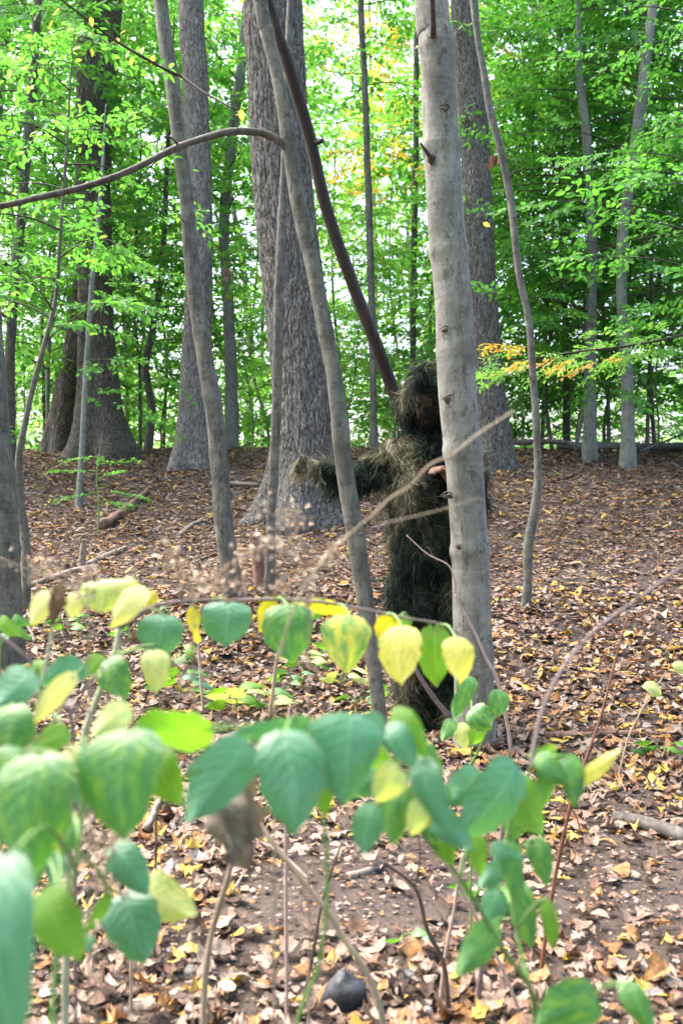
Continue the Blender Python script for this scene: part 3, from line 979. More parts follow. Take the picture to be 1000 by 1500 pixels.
# ------------------------------------------------------------------ leaf litter
def litter_mat(name, c1, c2, transl=.12):
    t = NT(name)
    geo = t.n('ShaderNodeNewGeometry')
    oi = t.n('ShaderNodeObjectInfo')
    f = t.math('FRACT', t.math('ADD', geo.outputs['Random Per Island'], oi.outputs['Random']))
    c = t.mix(f, c1, c2)
    uv = t.n('ShaderNodeTexCoord').outputs['UV']
    off = t.n('ShaderNodeCombineXYZ', {0: t.math('MULTIPLY', f, 41.0), 1: t.math('MULTIPLY', f, 17.0)}).outputs[0]
    vv = t.n('ShaderNodeVectorMath', {0: uv, 1: off}, operation='ADD').outputs[0]
    sp = t.n('ShaderNodeSeparateXYZ', {0: uv})
    sa = t.math('ABSOLUTE', sp.outputs[1])
    n_ = t.noise(vv, 5, 5, .7)
    c = t.mix(t.ramp(n_, [(.42, 0), (.62, .75)]), c, tuple(x * .4 for x in c1))
    c = t.mix(t.ramp(t.noise(vv, 14, 4, .7), [(.55, 0), (.7, .6)]), c, tuple(min(1, x * 1.35) for x in c2))
    ph = t.math('FRACT', t.math('MULTIPLY', t.math('SUBTRACT', sp.outputs[0], t.math('MULTIPLY', sa, .9)), 7.0))
    lat = t.ramp(t.math('ABSOLUTE', t.math('SUBTRACT', ph, .5)), [(0, 1), (.1, 0)])
    vn = t.math('MAXIMUM', t.math('MULTIPLY', lat, .6), t.ramp(sa, [(.008, 1), (.025, 0)]))
    c = t.mix(t.math('MULTIPLY', vn, .45), c, tuple(x * .55 for x in c1))
    b = t.bump(t.math('ADD', t.math('MULTIPLY', n_, 1.0), vn), .5, .006)
    p = t.pbr(c, .6, .3, b)
    tr = t.n('ShaderNodeBsdfTranslucent', {'Color': c}).outputs[0]
    return t.done(t.n('ShaderNodeMixShader', {0: transl, 1: p, 2: tr}).outputs[0])


LIT = [('pinkish tan', litter_mat('tan_fallen_leaf', (.25, .16, .12), (.39, .265, .205)), .32),
       ('pale buff', litter_mat('pale_fallen_leaf', (.31, .235, .19), (.42, .325, .265)), .20),
       ('brown', litter_mat('brown_fallen_leaf', (.14, .078, .055), (.22, .125, .085)), .17),
       ('dark brown', litter_mat('dark_fallen_leaf', (.05, .03, .024), (.09, .052, .04)), .08),
       ('orange brown', litter_mat('orange_fallen_leaf', (.31, .145, .055), (.43, .23, .09)), .13),
       ('golden yellow', litter_mat('yellow_fallen_leaf', (.52, .33, .06), (.64, .47, .12), .2), .09),
       ('grey mauve', litter_mat('grey_fallen_leaf', (.24, .20, .195), (.36, .31, .30)), .02)]


def litter_templates(rows):
    T = []
    shapes = [('lobed oak', [0, .1, .2, .3, .42, .52, .65, .75, .88, 1], [.02, .1, .07, .22, .12, .3, .15, .24, .1, .02], 1.0),
              ('oval beech', [0, .12, .3, .5, .7, .88, 1], [.03, .17, .29, .31, .25, .12, .01], .85),
              ('broad maple', [0, .08, .2, .3, .42, .55, .68, .8, 1], [.04, .3, .24, .5, .26, .42, .16, .14, .01], .95),
              ('long narrow', [0, .15, .35, .6, .85, 1], [.03, .13, .19, .18, .09, .01], 1.0),
              ('heart-shaped', [0, .06, .2, .4, .65, .85, 1], [.14, .3, .4, .38, .24, .09, .01], .85)]
    r = random.Random(3)
    for nm, ts, hw, L in shapes:
        if not rows:
            keep = [0, len(ts) // 3, len(ts) - 3, len(ts) - 1]
            keep = sorted(set(keep))
            ts = [ts[k] for k in keep]
            hw = [max(hw[k], .1) if 0 < k < 99 and k != keep[-1] else hw[k] for k in keep]
        for c_ in range(4):
            curl = r.uniform(.3, 2.2) * r.choice((1, 1, -1))
            bend = r.uniform(-.7, .7)
            V, F = [], []
            for a, b in zip(ts, hw):
                for s in (-1, 0, 1):
                    bb = b * r.uniform(.8, 1.15)
                    x = (a - .5) * L
                    y = s * bb
                    z = curl * y * y * 1.3 + bend * x * x + r.uniform(-.06, .06)
                    y = y * (1 - .25 * abs(curl) * bb)
                    V.append((x, y, z))
            for k in range(len(ts) - 1):
                a = k * 3
                F += [(a, a + 3, a + 4, a + 1), (a + 1, a + 4, a + 5, a + 2)]
            T.append((nm, abs(curl) > 1.2, np.array(V), np.array(F)))
    return T


TN, TF = litter_templates(True), litter_templates(False)
TFF = [(a_, b_, v_[[0, 1, 2, 6, 7, 8, 9, 10, 11]] if len(v_) >= 12 else v_, np.array([(0, 3, 4, 1), (1, 4, 5, 2), (3, 6, 7, 4), (4, 7, 8, 5)]) if len(v_) >= 12 else f_) for a_, b_, v_, f_ in TF]


def bare(x, y):
    """how bare the soil is: the trodden strip in front"""
    q_ = np.stack([x, y, 0 * x], -1)
    py_ = 750 + (CZ - G(x, y)) * FPX / y
    px_ = 500 + x * FPX / y
    c1 = np.exp(-((py_ - 1315 + (px_ - 600) * .02) / 84) ** 2) * np.clip((px_ - 320) / 100, 0, 1)
    n_ = vnoise(q_ * 2.1 + 3.3, 6)
    return np.clip(c1 * (1.05 + .55 * n_), 0, .97)


N = 76000
u = rng.random(N)
ly = 1.5 + 15.5 * u ** .8
lx = (rng.random(N) * 2 - 1) * (.38 * ly + 1.1)
dens = np.clip((.38 * ly + 1.1) * .27 * (.8 * u ** -.2), 0, 1.1)
keep = rng.random(N) > bare(lx, ly)
# clear of the trunk feet
lx, ly = lx[keep], ly[keep]
pile = np.zeros(len(lx))
for bx, by, br, bn in [(.628, 4.75, .1, 90), (.18, 4.6, .04, 45), (-.775, 7.2, .07, 60), (1.3, 7.05, .035, 40), (-.53, 7.3, .04, 40), (-.38, 10.0, .5, 160), (-1.95, 5.9, .12, 60), (.46, 5.05, .2, 70)]:
    an_, rr_ = rng.uniform(0, 2 * np.pi, bn), br + np.abs(rng.normal(0, .07, bn)) + .01
    lx, ly = np.append(lx, bx + np.cos(an_) * rr_), np.append(ly, by + np.sin(an_) * rr_)
    pile = np.append(pile, .05 * np.exp(-(rr_ - br) / .06) * rng.random(bn))
N = len(lx)
size = rng.uniform(.035, .08, N) * np.where(rng.random(N) < .16, 1.55, 1)
size = size * np.interp(ly, [4, 7, 12], [1, 1.02, 1.08])
yaw = rng.uniform(0, 2 * np.pi, N)
tilt = np.abs(rng.normal(0, .33, N))
taz = rng.uniform(0, 2 * np.pi, N)
prob = np.array([l[2] for l in LIT])
patch = vnoise(np.stack([lx * .9, ly * .9, 0 * lx], -1), 12)
ci = rng.choice(len(LIT), N, p=prob / prob.sum())
sw = (patch > .25) & (ci == 0) & (rng.random(N) < .3)
ci[sw] = 4
sw = (ly > 11) & (rng.random(N) < .15)
ci[sw] = rng.choice([2, 3, 2, 0], sw.sum())
ti = rng.integers(0, len(TN), N)
lz = G(lx, ly) + .012 + rng.random(N) * .022 + pile
ppx = 500 + lx / ly * FPX
ppy = 750 + (CZ - lz) / ly * FPX
vis = (ppx > 8) & (ppx < 992) & (ppy < 1492)
score = np.where(vis, size / ly * (1 - .35 * (ppy < 1260)), 0)
# not those hidden behind the foreground plants
score *= np.where((ppx < 130) & (ppy > 900), .0, 1)
score *= np.where((ppx < 560) & (ppy > 1040) & (ppy < 1230), .0, 1)
score *= np.where((ppx > 560) & (ppx < 820) & (ppy > 1060) & (ppy < 1240), .0, 1)
order = np.argsort(-score)
single = set(order[:300].tolist())
cz_, sz_ = np.cos(yaw), np.sin(yaw)


def leaf_rot(k):
    a = taz[k]
    return rot_z(a) @ rot_x(tilt[k]) @ rot_z(-a) @ rot_z(yaw[k])


sing_mask = np.zeros(N, bool)
sing_mask[list(single)] = True
Vs, Fs, MI, UVs, nv = [], [], [], [], 0
for lod, T in ((0, TN), (1, TF), (2, TFF)):
    for k, (nm, cu, tv, tf) in enumerate(T):
        sel = np.where((ti == k) & ~sing_mask & ((ly < 4.6) if lod == 0 else ((ly >= 4.6) & (ly < 7.5)) if lod == 1 else (ly >= 7.5)))[0]
        if not len(sel):
            continue
        ca, sa = np.cos(taz[sel]), np.sin(taz[sel])
        ct, st = np.cos(tilt[sel]), np.sin(tilt[sel])
        b = yaw[sel] - taz[sel]
        cb, sb = np.cos(b), np.sin(b)
        Rb = np.zeros((len(sel), 3, 3))
        Rb[:, 0, 0], Rb[:, 0, 1], Rb[:, 1, 0], Rb[:, 1, 1], Rb[:, 2, 2] = cb, -sb, sb, cb, 1
        Rx = np.zeros_like(Rb)
        Rx[:, 0, 0], Rx[:, 1, 1], Rx[:, 1, 2], Rx[:, 2, 1], Rx[:, 2, 2] = 1, ct, -st, st, ct
        Ra = np.zeros_like(Rb)
        Ra[:, 0, 0], Ra[:, 0, 1], Ra[:, 1, 0], Ra[:, 1, 1], Ra[:, 2, 2] = ca, -sa, sa, ca, 1
        Rm = Ra @ Rx @ Rb
        V = np.einsum('nij,vj->nvi', Rm, tv) * size[sel][:, None, None]
        V += np.stack([lx[sel], ly[sel], lz[sel]], -1)[:, None]
        nvt = len(tv)
        Fk = tf[None] + (np.arange(len(sel)) * nvt)[:, None, None] + nv
        Vs.append(V.reshape(-1, 3))
        UVs.append(np.tile(tv[:, :2], (len(sel), 1)))
        Fs.append(Fk.reshape(-1, 4))
        MI.append(np.repeat(ci[sel], len(tf)))
        nv += V.shape[0] * nvt
# crumbs: torn bits of leaf, also over the bare soil
NC = 34000
cy_ = 1.5 + 7.5 * rng.random(NC) ** 1.1
cx_ = (rng.random(NC) * 2 - 1) * (.38 * cy_ + .8)
cz2 = G(cx_, cy_) + .006 + rng.random(NC) * .012
q4 = np.array([[-.5, -.3, 0], [.4, -.45, .12], [.6, .35, -.05], [-.35, .5, .15]])
an = rng.uniform(0, 6.28, NC)
sz = rng.uniform(.006, .022, NC)
Vq = np.repeat(q4[None], NC, 0) * rng.uniform(.5, 1.3, (NC, 4, 1))
Vq = np.stack([Vq[..., 0] * np.cos(an)[:, None] - Vq[..., 1] * np.sin(an)[:, None], Vq[..., 0] * np.sin(an)[:, None] + Vq[..., 1] * np.cos(an)[:, None], Vq[..., 2] + rng.normal(0, .12, (NC, 4))], -1)
Vq = Vq * sz[:, None, None] + np.stack([cx_, cy_, cz2], -1)[:, None]
Vs.append(Vq.reshape(-1, 3))
UVs.append(np.tile(q4[:, :2] * .4 + .1, (NC, 1)))
Fs.append(np.arange(NC * 4).reshape(-1, 4) + nv)
MI.append(rng.choice([0, 2, 2, 3, 3, 0, 1, 6, 4], NC))
nv += NC * 4
lit = obj('leaf_litter', np.concatenate(Vs), np.concatenate(Fs), [l[1] for l in LIT], mi=np.concatenate(MI))
Fall, UVall = np.concatenate(Fs), np.concatenate(UVs)
lit.data.uv_layers.new(name='UVMap').data.foreach_set('uv', UVall[Fall.ravel()].ravel())
tag(lit, 'thick carpet of brown and tan fallen leaves over the slope', 'leaf litter', kind='stuff')

marks = [(505, 1455, 'beside the dark stone'), (605, 1428, 'near the small black stone'), (280, 1422, 'near the grey pebble'),
         (940, 1215, 'near the dark fallen branch'), (776, 1450, 'under the green arching stem'), (300, 1490, 'below the dry tan stalk'),
         (880, 1330, 'on bare soil at right'), (620, 1330, 'behind the green arching stem'), (420, 1330, 'under the pale drooping leaves'),
         (180, 1450, 'below the hanging blue-green leaf'), (930, 1400, 'in the lower right drift'), (840, 1440, 'right of the green arching stem'),
         (420, 1440, 'left of the dark stone'), (900, 1080, 'above the dark fallen branch'), (800, 1000, 'right of the smooth beech trunk')]
lmesh = {}
SL = []
for k in order[:300]:
    nm, cu, tv, tf = TN[ti[k]]
    key = (ti[k], ci[k])
    if key not in lmesh:
        lmesh[key] = mk_mesh('fallen_leaf', tv, tf, LIT[ci[k]][1])
        lmesh[key].uv_layers.new(name='UVMap').data.foreach_set('uv', tv[:, :2][tf.ravel()].ravel())
    o = bpy.data.objects.new('fallen_leaf', lmesh[key])
    col.objects.link(o)
    m = Matrix(leaf_rot(k).tolist())
    o.matrix_world = Matrix.Translation((lx[k], ly[k], lz[k] + .006)) @ m.to_4x4() @ Matrix.Scale(float(size[k]), 4)
    dd = [(ppx[k] - a) ** 2 + (ppy[k] - b) ** 2 for a, b, _ in marks]
    big = 'large' if size[k] > .095 else ('small' if size[k] < .06 else 'fallen')
    SL.append((f"{big} {'curled' if cu else 'flat'} {LIT[ci[k]][0]} {nm} leaf {marks[int(np.argmin(dd))][2]}", ppx[k], o))
by = {}
for lab, x_, o in SL:
    by.setdefault(lab, []).append((x_, o))
for lab, mem in by.items():
    mem.sort(key=lambda a_: a_[0])
    words = {1: [''], 2: [', left one', ', right one'], 3: [', left one', ', middle one', ', right one']}.get(len(mem))
    for q_, (x_, o) in enumerate(mem):
        w_ = words[q_] if words else ', ' + ['first', 'second', 'third', 'fourth', 'fifth', 'sixth', 'seventh', 'eighth'][min(q_, 7)] + ' from left'
        tag(o, lab + w_, 'leaf', 'fallen leaves on the forest floor')


# ------------------------------------------------------------------ logs, sticks, stumps, stones
def stick(name, label, cat, pts, d0, d1, mat, group=None, lift=0., sides=10, rough=.22, stubs=()):
    """pts: pixels on the ground; d0, d1: thickness in px at the ends"""
    p = np.array([on_ground(*q_[:2]) for q_ in pts])
    r0 = d0 / FPX * p[0][1] / 2
    r1 = d1 / FPX * p[-1][1] / 2
    for k, q_ in enumerate(pts):
        rr_ = r0 + (r1 - r0) * k / max(1, len(pts) - 1)
        p[k][2] = G(p[k][0], p[k][1]) + rr_ * .8 + lift + (q_[2] if len(q_) > 2 else 0)
    L = np.sum(np.linalg.norm(np.diff(p, axis=0), axis=1))
    n = max(10, int(L / .04))
    c_ = catmull(p, n)
    rad = np.linspace(r0, r1, n)
    sd_ = int(pts[0][0]) + 3
    V, F = tube(c_, rad, sides, lambda th, s, r_: r_ * (rough * vnoise(np.stack([np.cos(th) * 1.5, np.sin(th) * 1.5, s * 9], -1), sd_) + rough * .6 * vnoise(np.stack([np.cos(th) * 5, np.sin(th) * 5, s * 3], -1), sd_)))
    o = obj(name, V, F, M[mat], None, origin=p[0])
    tag(o, label, cat, group)
    for f, az, ln in stubs:
        b = c_[int(f * (n - 1))]
        tp = np.array([b, b + np.array([math.cos(az), math.sin(az) * .4, .5]) * ln * .6, b + np.array([math.cos(az), math.sin(az) * .4, .9]) * ln])
        V, F = tube(catmull(tp, 8), np.linspace(r1 * .5, r1 * .2, 8), 6)
        obj('branch_stub', V, F, M[mat], o)
    return o


stick('fallen_log', 'reddish rotting split log lying up the slope behind the leafy seedling', 'log', [(147, 780), (168, 764), (190, 748), (217, 724)], 15, 6, 'redlog', lift=.02, rough=.75)
stick('fallen_branch', 'thin grey twig lying beside the reddish split log', 'branch', [(168, 778), (195, 766), (224, 766)], 4, 2.5, 'log')
stick('fallen_branch', 'grey stick lying on leaves right of the reddish log', 'branch', [(262, 788), (282, 772), (310, 756)], 8, 5, 'log')
stick('fallen_branch', 'grey branch lying by the broken upright stub', 'branch', [(128, 832), (152, 820), (186, 804)], 10, 6, 'log', stubs=[(.5, .4, .1)])
stick('fallen_log', 'brown log lying in front of the broken upright stub', 'log', [(44, 862), (80, 850), (112, 842), (144, 838)], 9, 14, 'log', rough=.3)
stick('fallen_branch', 'dark curved stick on leaves next to the edge trunk', 'branch', [(52, 950), (45, 932), (33, 914)], 6, 4, 'sapling_dark', lift=.02)
stick('fallen_branch', 'pale stick leaning on the root of the thick furrowed trunk', 'branch', [(308, 716), (340, 715), (380, 717)], 8, 6, 'log', lift=.03)
stick('fallen_branch', 'thin grey stick below the pale one near the flared roots', 'branch', [(340, 726), (356, 722), (374, 719)], 4, 3, 'log')
stick('fallen_branch', 'curved thin twig between the leaning sapling and the seed heads', 'branch', [(276, 832), (296, 820), (320, 812)], 5, 3, 'log')
stick('fallen_log', 'pale barkless log along the crest between the two young beeches', 'log', [(815, 661), (850, 661), (890, 662), (935, 664)], 13, 12, 'beech', lift=.05)
stick('fallen_log', 'dark fallen trunk along the crest by the right edge', 'log', [(915, 666), (960, 665), (1010, 664), (1060, 664)], 12, 10, 'sapling_dark', lift=.06)
stick('fallen_branch', 'dark dead branch at the foot of the tall furrowed trunk', 'branch', [(746, 668), (770, 668), (800, 666), (830, 668)], 9, 7, 'sapling_dark', lift=.16, stubs=[(.3, 2.2, .25), (.6, .6, .3)])
stick('fallen_branch', 'thin bent dead limb slanting up at the crest by the right edge', 'branch', [(935, 672), (965, 670, .1), (1005, 669, .25)], 4, 3, 'sapling', lift=.08)
stick('fallen_branch', 'thin pale twig on the open slope below the wavy beech foot', 'branch', [(830, 700), (842, 712), (856, 722)], 3, 2, 'log')
stick('fallen_branch', 'dark grey fallen branch on the bare soil by the right edge', 'branch', [(898, 1207), (930, 1212), (965, 1225), (1010, 1240)], 17, 22, 'sapling_dark', lift=.005, rough=.3)
stick('fallen_branch', 'thin dark rotten branch lying across the leaves right of the beech foot', 'branch', [(800, 1085), (850, 1082), (920, 1080), (1010, 1084)], 12, 10, 'redlog', rough=.35)
stick('fallen_branch', 'short pale stick on the bare soil behind the brown twigs', 'branch', [(512, 1292), (535, 1286), (562, 1272)], 13, 10, 'log')
stick('fallen_branch', 'grey buried stick at the left edge below the edge trunk', 'branch', [(-10, 1012), (25, 1018), (60, 1026)], 16, 18, 'log')
stick('fallen_branch', 'brown stick lying below the edge trunk at the picture edge', 'branch', [(-10, 985), (15, 983), (40, 982)], 9, 8, 'redlog')
stick('fallen_branch', 'grey dry stalk lying on soil under the drooping brown leaf', 'branch', [(372, 1240), (410, 1262), (452, 1300)], 6, 4, 'log', lift=.02)
stick('fallen_branch', 'forked pale root-like twig beside the dry tan stalk', 'branch', [(345, 1310), (360, 1280), (372, 1255)], 5, 3, 'log', lift=.01)
stick('fallen_branch', 'thin dark twig lying flat left of the dark stone', 'branch', [(400, 1385), (425, 1378), (452, 1380)], 4, 3, 'sapling_dark')
stick('fallen_branch', 'brown curved twig under the big green leaf at left', 'branch', [(215, 1230), (245, 1165), (268, 1130)], 9, 6, 'log', lift=.03)
stick('fallen_branch', 'short grey twig on the soil under the green arching stem', 'branch', [(705, 1490), (725, 1465), (745, 1435)], 7, 5, 'log', lift=.01)


def upright_stub(label, px, py, h, w, mat, lean):
    b = on_ground(px, py)
    s = b[1] / FPX
    c_ = catmull([b + [0, 0, -.08], b + [lean * .3 * s, 0, h * .45 * s], b + [lean * s, 0, h * s]], 16)
    V, F = tube(c_, np.linspace(w, w * .75, 16) * s / 2, 12, lambda th, q_, r_: r_ * (.3 * vnoise(np.stack([np.cos(th) * 3, np.sin(th) * 3, q_ * 4], -1), px) + np.where(q_ > q_.max() * .9, -.35 + .5 * np.sin(th * 3), 0)))
    return tag(obj('broken_stump', V, F, M[mat], None, origin=b), label, 'stump')


upright_stub('small broken upright stub standing among the fallen sticks', 120, 836, 46, 11, 'log', 4)
upright_stub('broken brown stump leaning beside the thin straight stem', 384, 864, 80, 24, 'redlog', -14)
upright_stub('thin pale broken sapling by the foot of the buttressed tree', 146, 685, 52, 4, 'beech_far', 4)

t = NT('dark_slate_stone')
v = t.coord((1, 1, 1))
n_ = t.noise(v, 40, 5, .6)
M['slate'] = t.done(t.pbr(t.mix(n_, (.014, .016, .021), (.045, .048, .058)), .5, .4, t.bump(n_, .5, .01)))
t = NT('grey_pebble_stone')
v = t.coord((1, 1, 1))
n_ = t.noise(v, 60, 5, .6)
M['pebble'] = t.done(t.pbr(t.mix(n_, (.17, .16, .165), (.28, .265, .27)), .7, .3, t.bump(n_, .3, .005)))


def stone(label, px, py, wpx, hpx, mat, seed):
    b = on_ground(px, py + hpx * .4)
    s = b[1] / FPX
    o = blob(b + [0, 0, hpx * .28 * s], wpx * s / 2, wpx * s / 2.4, hpx * s / 2, mat, None, 'stone', seed, .22, 14, 20)
    V = np.array([v_.co[:] for v_ in o.data.vertices])
    c0 = V.mean(0)
    o.data.vertices.foreach_set('co', (V - c0).ravel())
    o.location = c0
    return tag(o, label, 'stone')


stone('dark angular slate stone half buried at the bottom edge', 505, 1452, 62, 66, 'slate', 3)
stone('small black stone on the soil right of the big dark stone', 606, 1428, 38, 20, 'slate', 8)
stone('smooth grey pebble among leaves left of the dry tan stalk', 281, 1422, 28, 18, 'pebble', 5)
stone('tiny pinkish pebble near the bottom right of the dark stones', 627, 1482, 18, 20, 'pebble', 12)
stone('small grey pebble left of the smooth grey one', 250, 1392, 16, 10, 'pebble', 14)


# ------------------------------------------------------------------ the figure in a ghillie suit
t = NT('camouflage_cloth')
v = t.coord((1, 1, 1))
n_ = t.noise(v, 7, 4, .6)
c = t.ramp(n_, [(.35, (.006, .010, .008)), (.5, (.018, .026, .019)), (.65, (.04, .038, .022))])
M['camo'] = t.done(t.pbr(c, .95, .05, t.bump(t.noise(v, 120, 3, .6), .6, .01)))
t = NT('hood_shaded_skin')
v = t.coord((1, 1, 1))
M['skin'] = t.done(t.pbr(t.ramp(t.noise(v, 22, 3, .5), [(.4, (.012, .013, .01)), (.52, (.03, .018, .012)), (.68, (.11, .055, .035))]), .6, .25))  # the hood's shade is put into the face colour as dark mottled skin
t = NT('bare_hand_skin')
v = t.coord((1, 1, 1))
M['hand'] = t.done(t.pbr(t.mix(t.noise(v, 20, 3, .5), (.17, .10, .075), (.24, .14, .105)), .6, .25))
t = NT('dark_knit_glove')
v = t.coord((1, 1, 1))
M['glove'] = t.done(t.pbr(t.mix(t.noise(v, 30, 4, .6), (.05, .05, .035), (.12, .11, .07)), .9, .1, t.bump(t.noise(v, 200, 2, .5), .5, .004)))
t = NT('ghillie_threads')
at = t.n('ShaderNodeAttribute', attribute_name='tint')
geo = t.n('ShaderNodeNewGeometry')
c = t.mix(t.math('MULTIPLY', geo.outputs['Random Per Island'], .55), at.outputs['Color'], (.012, .018, .014))
pb = t.pbr(c, .85, .15)
tr = t.n('ShaderNodeBsdfTranslucent', {'Color': c}).outputs[0]
M['threads'] = t.done(t.n('ShaderNodeMixShader', {0: .2, 1: pb, 2: tr}).outputs[0])

PY = 5.1
gz0 = float(G(.45, PY))
J = {  # joints: position, skin radii
    'pelvis': ((.455, 5.12, 1.04), (.19, .14)), 'waist': ((.455, 5.12, 1.22), (.185, .13)), 'chest': ((.455, 5.1, 1.43), (.20, .14)),
    'collar': ((.455, 5.09, 1.57), (.12, .10)), 'neck': ((.45, 5.07, 1.66), (.062, .062)),
    'shR': ((.285, 5.09, 1.535), (.085, .085)), 'elR': ((.04, 5.0, 1.425), (.05, .05)), 'wrR': ((-.135, 4.94, 1.465), (.036, .04)), 'paR': ((-.185, 4.925, 1.475), (.03, .04)),
    'shL': ((.605, 5.1, 1.535), (.08, .08)), 'elL': ((.655, 5.05, 1.27), (.055, .055)), 'wrL': ((.555, 4.945, 1.41), (.036, .036)), 'paL': ((.505, 4.915, 1.455), (.04, .026)),
    'hiR': ((.37, 5.12, .98), (.115, .115)), 'knR': ((.365, 5.08, .59), (.08, .08)), 'anR': ((.37, 5.13, gz0 + .09), (.055, .055)), 'heR': ((.37, 5.14, gz0 + .05), (.05, .045)), 'toR': ((.345, 4.98, gz0 + .04), (.045, .035)),
    'hiL': ((.545, 5.12, .98), (.115, .115)), 'knL': ((.56, 5.09, .59), (.08, .08)), 'anL': ((.56, 5.14, gz0 + .09), (.055, .055)), 'heL': ((.56, 5.15, gz0 + .05), (.05, .045)), 'toL': ((.585, 4.99, gz0 + .04), (.045, .035)),
}
E = [('pelvis', 'waist'), ('waist', 'chest'), ('chest', 'collar'), ('collar', 'neck'), ('collar', 'shR'), ('shR', 'elR'), ('elR', 'wrR'), ('wrR', 'paR'),
     ('collar', 'shL'), ('shL', 'elL'), ('elL', 'wrL'), ('wrL', 'paL'), ('pelvis', 'hiR'), ('hiR', 'knR'), ('knR', 'anR'), ('anR', 'toR'),
     ('pelvis', 'hiL'), ('hiL', 'knL'), ('knL', 'anL'), ('anL', 'toL')]
names = list(J)


def skin_mesh(verts, edges, radii, root, sub=2):
    me = bpy.data.meshes.new('skin')
    me.from_pydata([tuple(v_) for v_ in verts], edges, [])
    o = bpy.data.objects.new('skin', me)
    col.objects.link(o)
    md = o.modifiers.new('s', 'SKIN')
    md.use_smooth_shade = True
    for k, r_ in enumerate(radii):
        me.skin_vertices[0].data[k].radius = r_
        me.skin_vertices[0].data[k].use_root = (k == root)
    ss = o.modifiers.new('ss', 'SUBSURF')
    ss.levels = ss.render_levels = sub
    dg = bpy.context.evaluated_depsgraph_get()
    e = o.evaluated_get(dg)
    m2 = e.to_mesh()
    V = np.array([v_.co[:] for v_ in m2.vertices])
    F = [tuple(p.vertices) for p in m2.polygons]
    e.to_mesh_clear()
    bpy.data.objects.remove(o)
    return V, F


bv, bf = skin_mesh([J[k][0] for k in names if k not in ('heR', 'heL')], [(([k for k in names if k not in ('heR', 'heL')]).index(a), ([k for k in names if k not in ('heR', 'heL')]).index(b)) for a, b in E],
                   [J[k][1] for k in names if k not in ('heR', 'heL')], 0)
VV, FF = [bv], list(bf)
nvb = len(bv)


def join(V, F):
    global nvb
    VV.append(np.asarray(V))
    FF.extend([tuple(int(x) + nvb for x in f) for f in (F.tolist() if isinstance(F, np.ndarray) else F)])
    nvb += len(V)


# fingers: palm chains, four fingers and a thumb from the side of the palm
def hand(wrist, palm, side_v, up_v, curl, thumb_sign):
    wrist, palm = np.array(wrist), np.array(palm)
    fwd = (palm - wrist) / np.linalg.norm(palm - wrist)
    side_v = np.array(side_v, float)
    side_v -= fwd * side_v.dot(fwd)
    side_v /= np.linalg.norm(side_v)
    nrm = np.cross(fwd, side_v)
    for k, ln in enumerate((.068, .078, .074, .058)):
        b = palm + side_v * (k - 1.5) * .0195 - fwd * .005
        a, p, pts = .15, b + fwd * .028, [b, b + fwd * .028]
        for q_, s in enumerate((.42, .33, .25)):
            a += curl[q_] + .05 * k
            p = p + (fwd * math.cos(a) - nrm * math.sin(a)) * ln * s * 1.1
            pts.append(p)
        V, F = skin_mesh(pts, [(0, 1), (1, 2), (2, 3), (3, 4)], [(.011, .011), (.0105, .0105), (.0095, .0095), (.0088, .0088), (.0075, .0075)], 0, 2)
        join(V, F)
    tb = wrist + (palm - wrist) * .45 + side_v * thumb_sign * .022
    tp = [tb, tb + side_v * thumb_sign * .022 + fwd * .022 - nrm * .012, tb + side_v * thumb_sign * .030 + fwd * .052 - nrm * .024, tb + side_v * thumb_sign * .026 + fwd * .078 - nrm * .034]
    V, F = skin_mesh(tp, [(0, 1), (1, 2), (2, 3)], [(.014, .014), (.012, .012), (.0105, .0105), (.008, .008)], 0, 2)
    join(V, F)
    # palm slab
    th = np.linspace(0, np.pi, 9)
    ph = np.linspace(0, 2 * np.pi, 14, endpoint=False)
    T_, P_ = np.meshgrid(th, ph, indexing='ij')
    D = np.stack([np.sin(T_) * np.cos(P_), np.sin(T_) * np.sin(P_), np.cos(T_)], -1).reshape(-1, 3)
    V = (palm - fwd * .018) + D[:, :1] * fwd * .05 + D[:, 1:2] * side_v * .043 + D[:, 2:] * nrm * .019
    i_, j_ = np.meshgrid(np.arange(8), np.arange(14), indexing='ij')
    join(V, np.stack([i_ * 14 + j_, (i_ + 1) * 14 + j_, (i_ + 1) * 14 + (j_ + 1) % 14, i_ * 14 + (j_ + 1) % 14], -1).reshape(-1, 4))


hand(J['wrR'][0], J['paR'][0], (0, -.25, 1), None, (.45, .6, .5), 1)
hand(J['wrL'][0], J['paL'][0], (.3, -.8, .3), None, (.5, .7, .5), 1)

# head: skull, jaw, nose, brow, lips, ears; looking down to the picture's left
hc = np.array([.44, 5.045, 1.80])
hm = rot_z(-.35) @ rot_x(.22)


def ell(c0, rx, ry, rz, n1=14, n2=18):
    th = np.linspace(0, np.pi, n1)
    ph = np.linspace(0, 2 * np.pi, n2, endpoint=False)
    T_, P_ = np.meshgrid(th, ph, indexing='ij')
    D = np.stack([np.sin(T_) * np.cos(P_) * rx, np.sin(T_) * np.sin(P_) * ry, np.cos(T_) * rz], -1).reshape(-1, 3) + np.array(c0)
    i_, j_ = np.meshgrid(np.arange(n1 - 1), np.arange(n2), indexing='ij')
    Fq = np.stack([i_ * n2 + j_, (i_ + 1) * n2 + j_, (i_ + 1) * n2 + (j_ + 1) % n2, i_ * n2 + (j_ + 1) % n2], -1).reshape(-1, 4)
    return D @ hm.T + hc, Fq


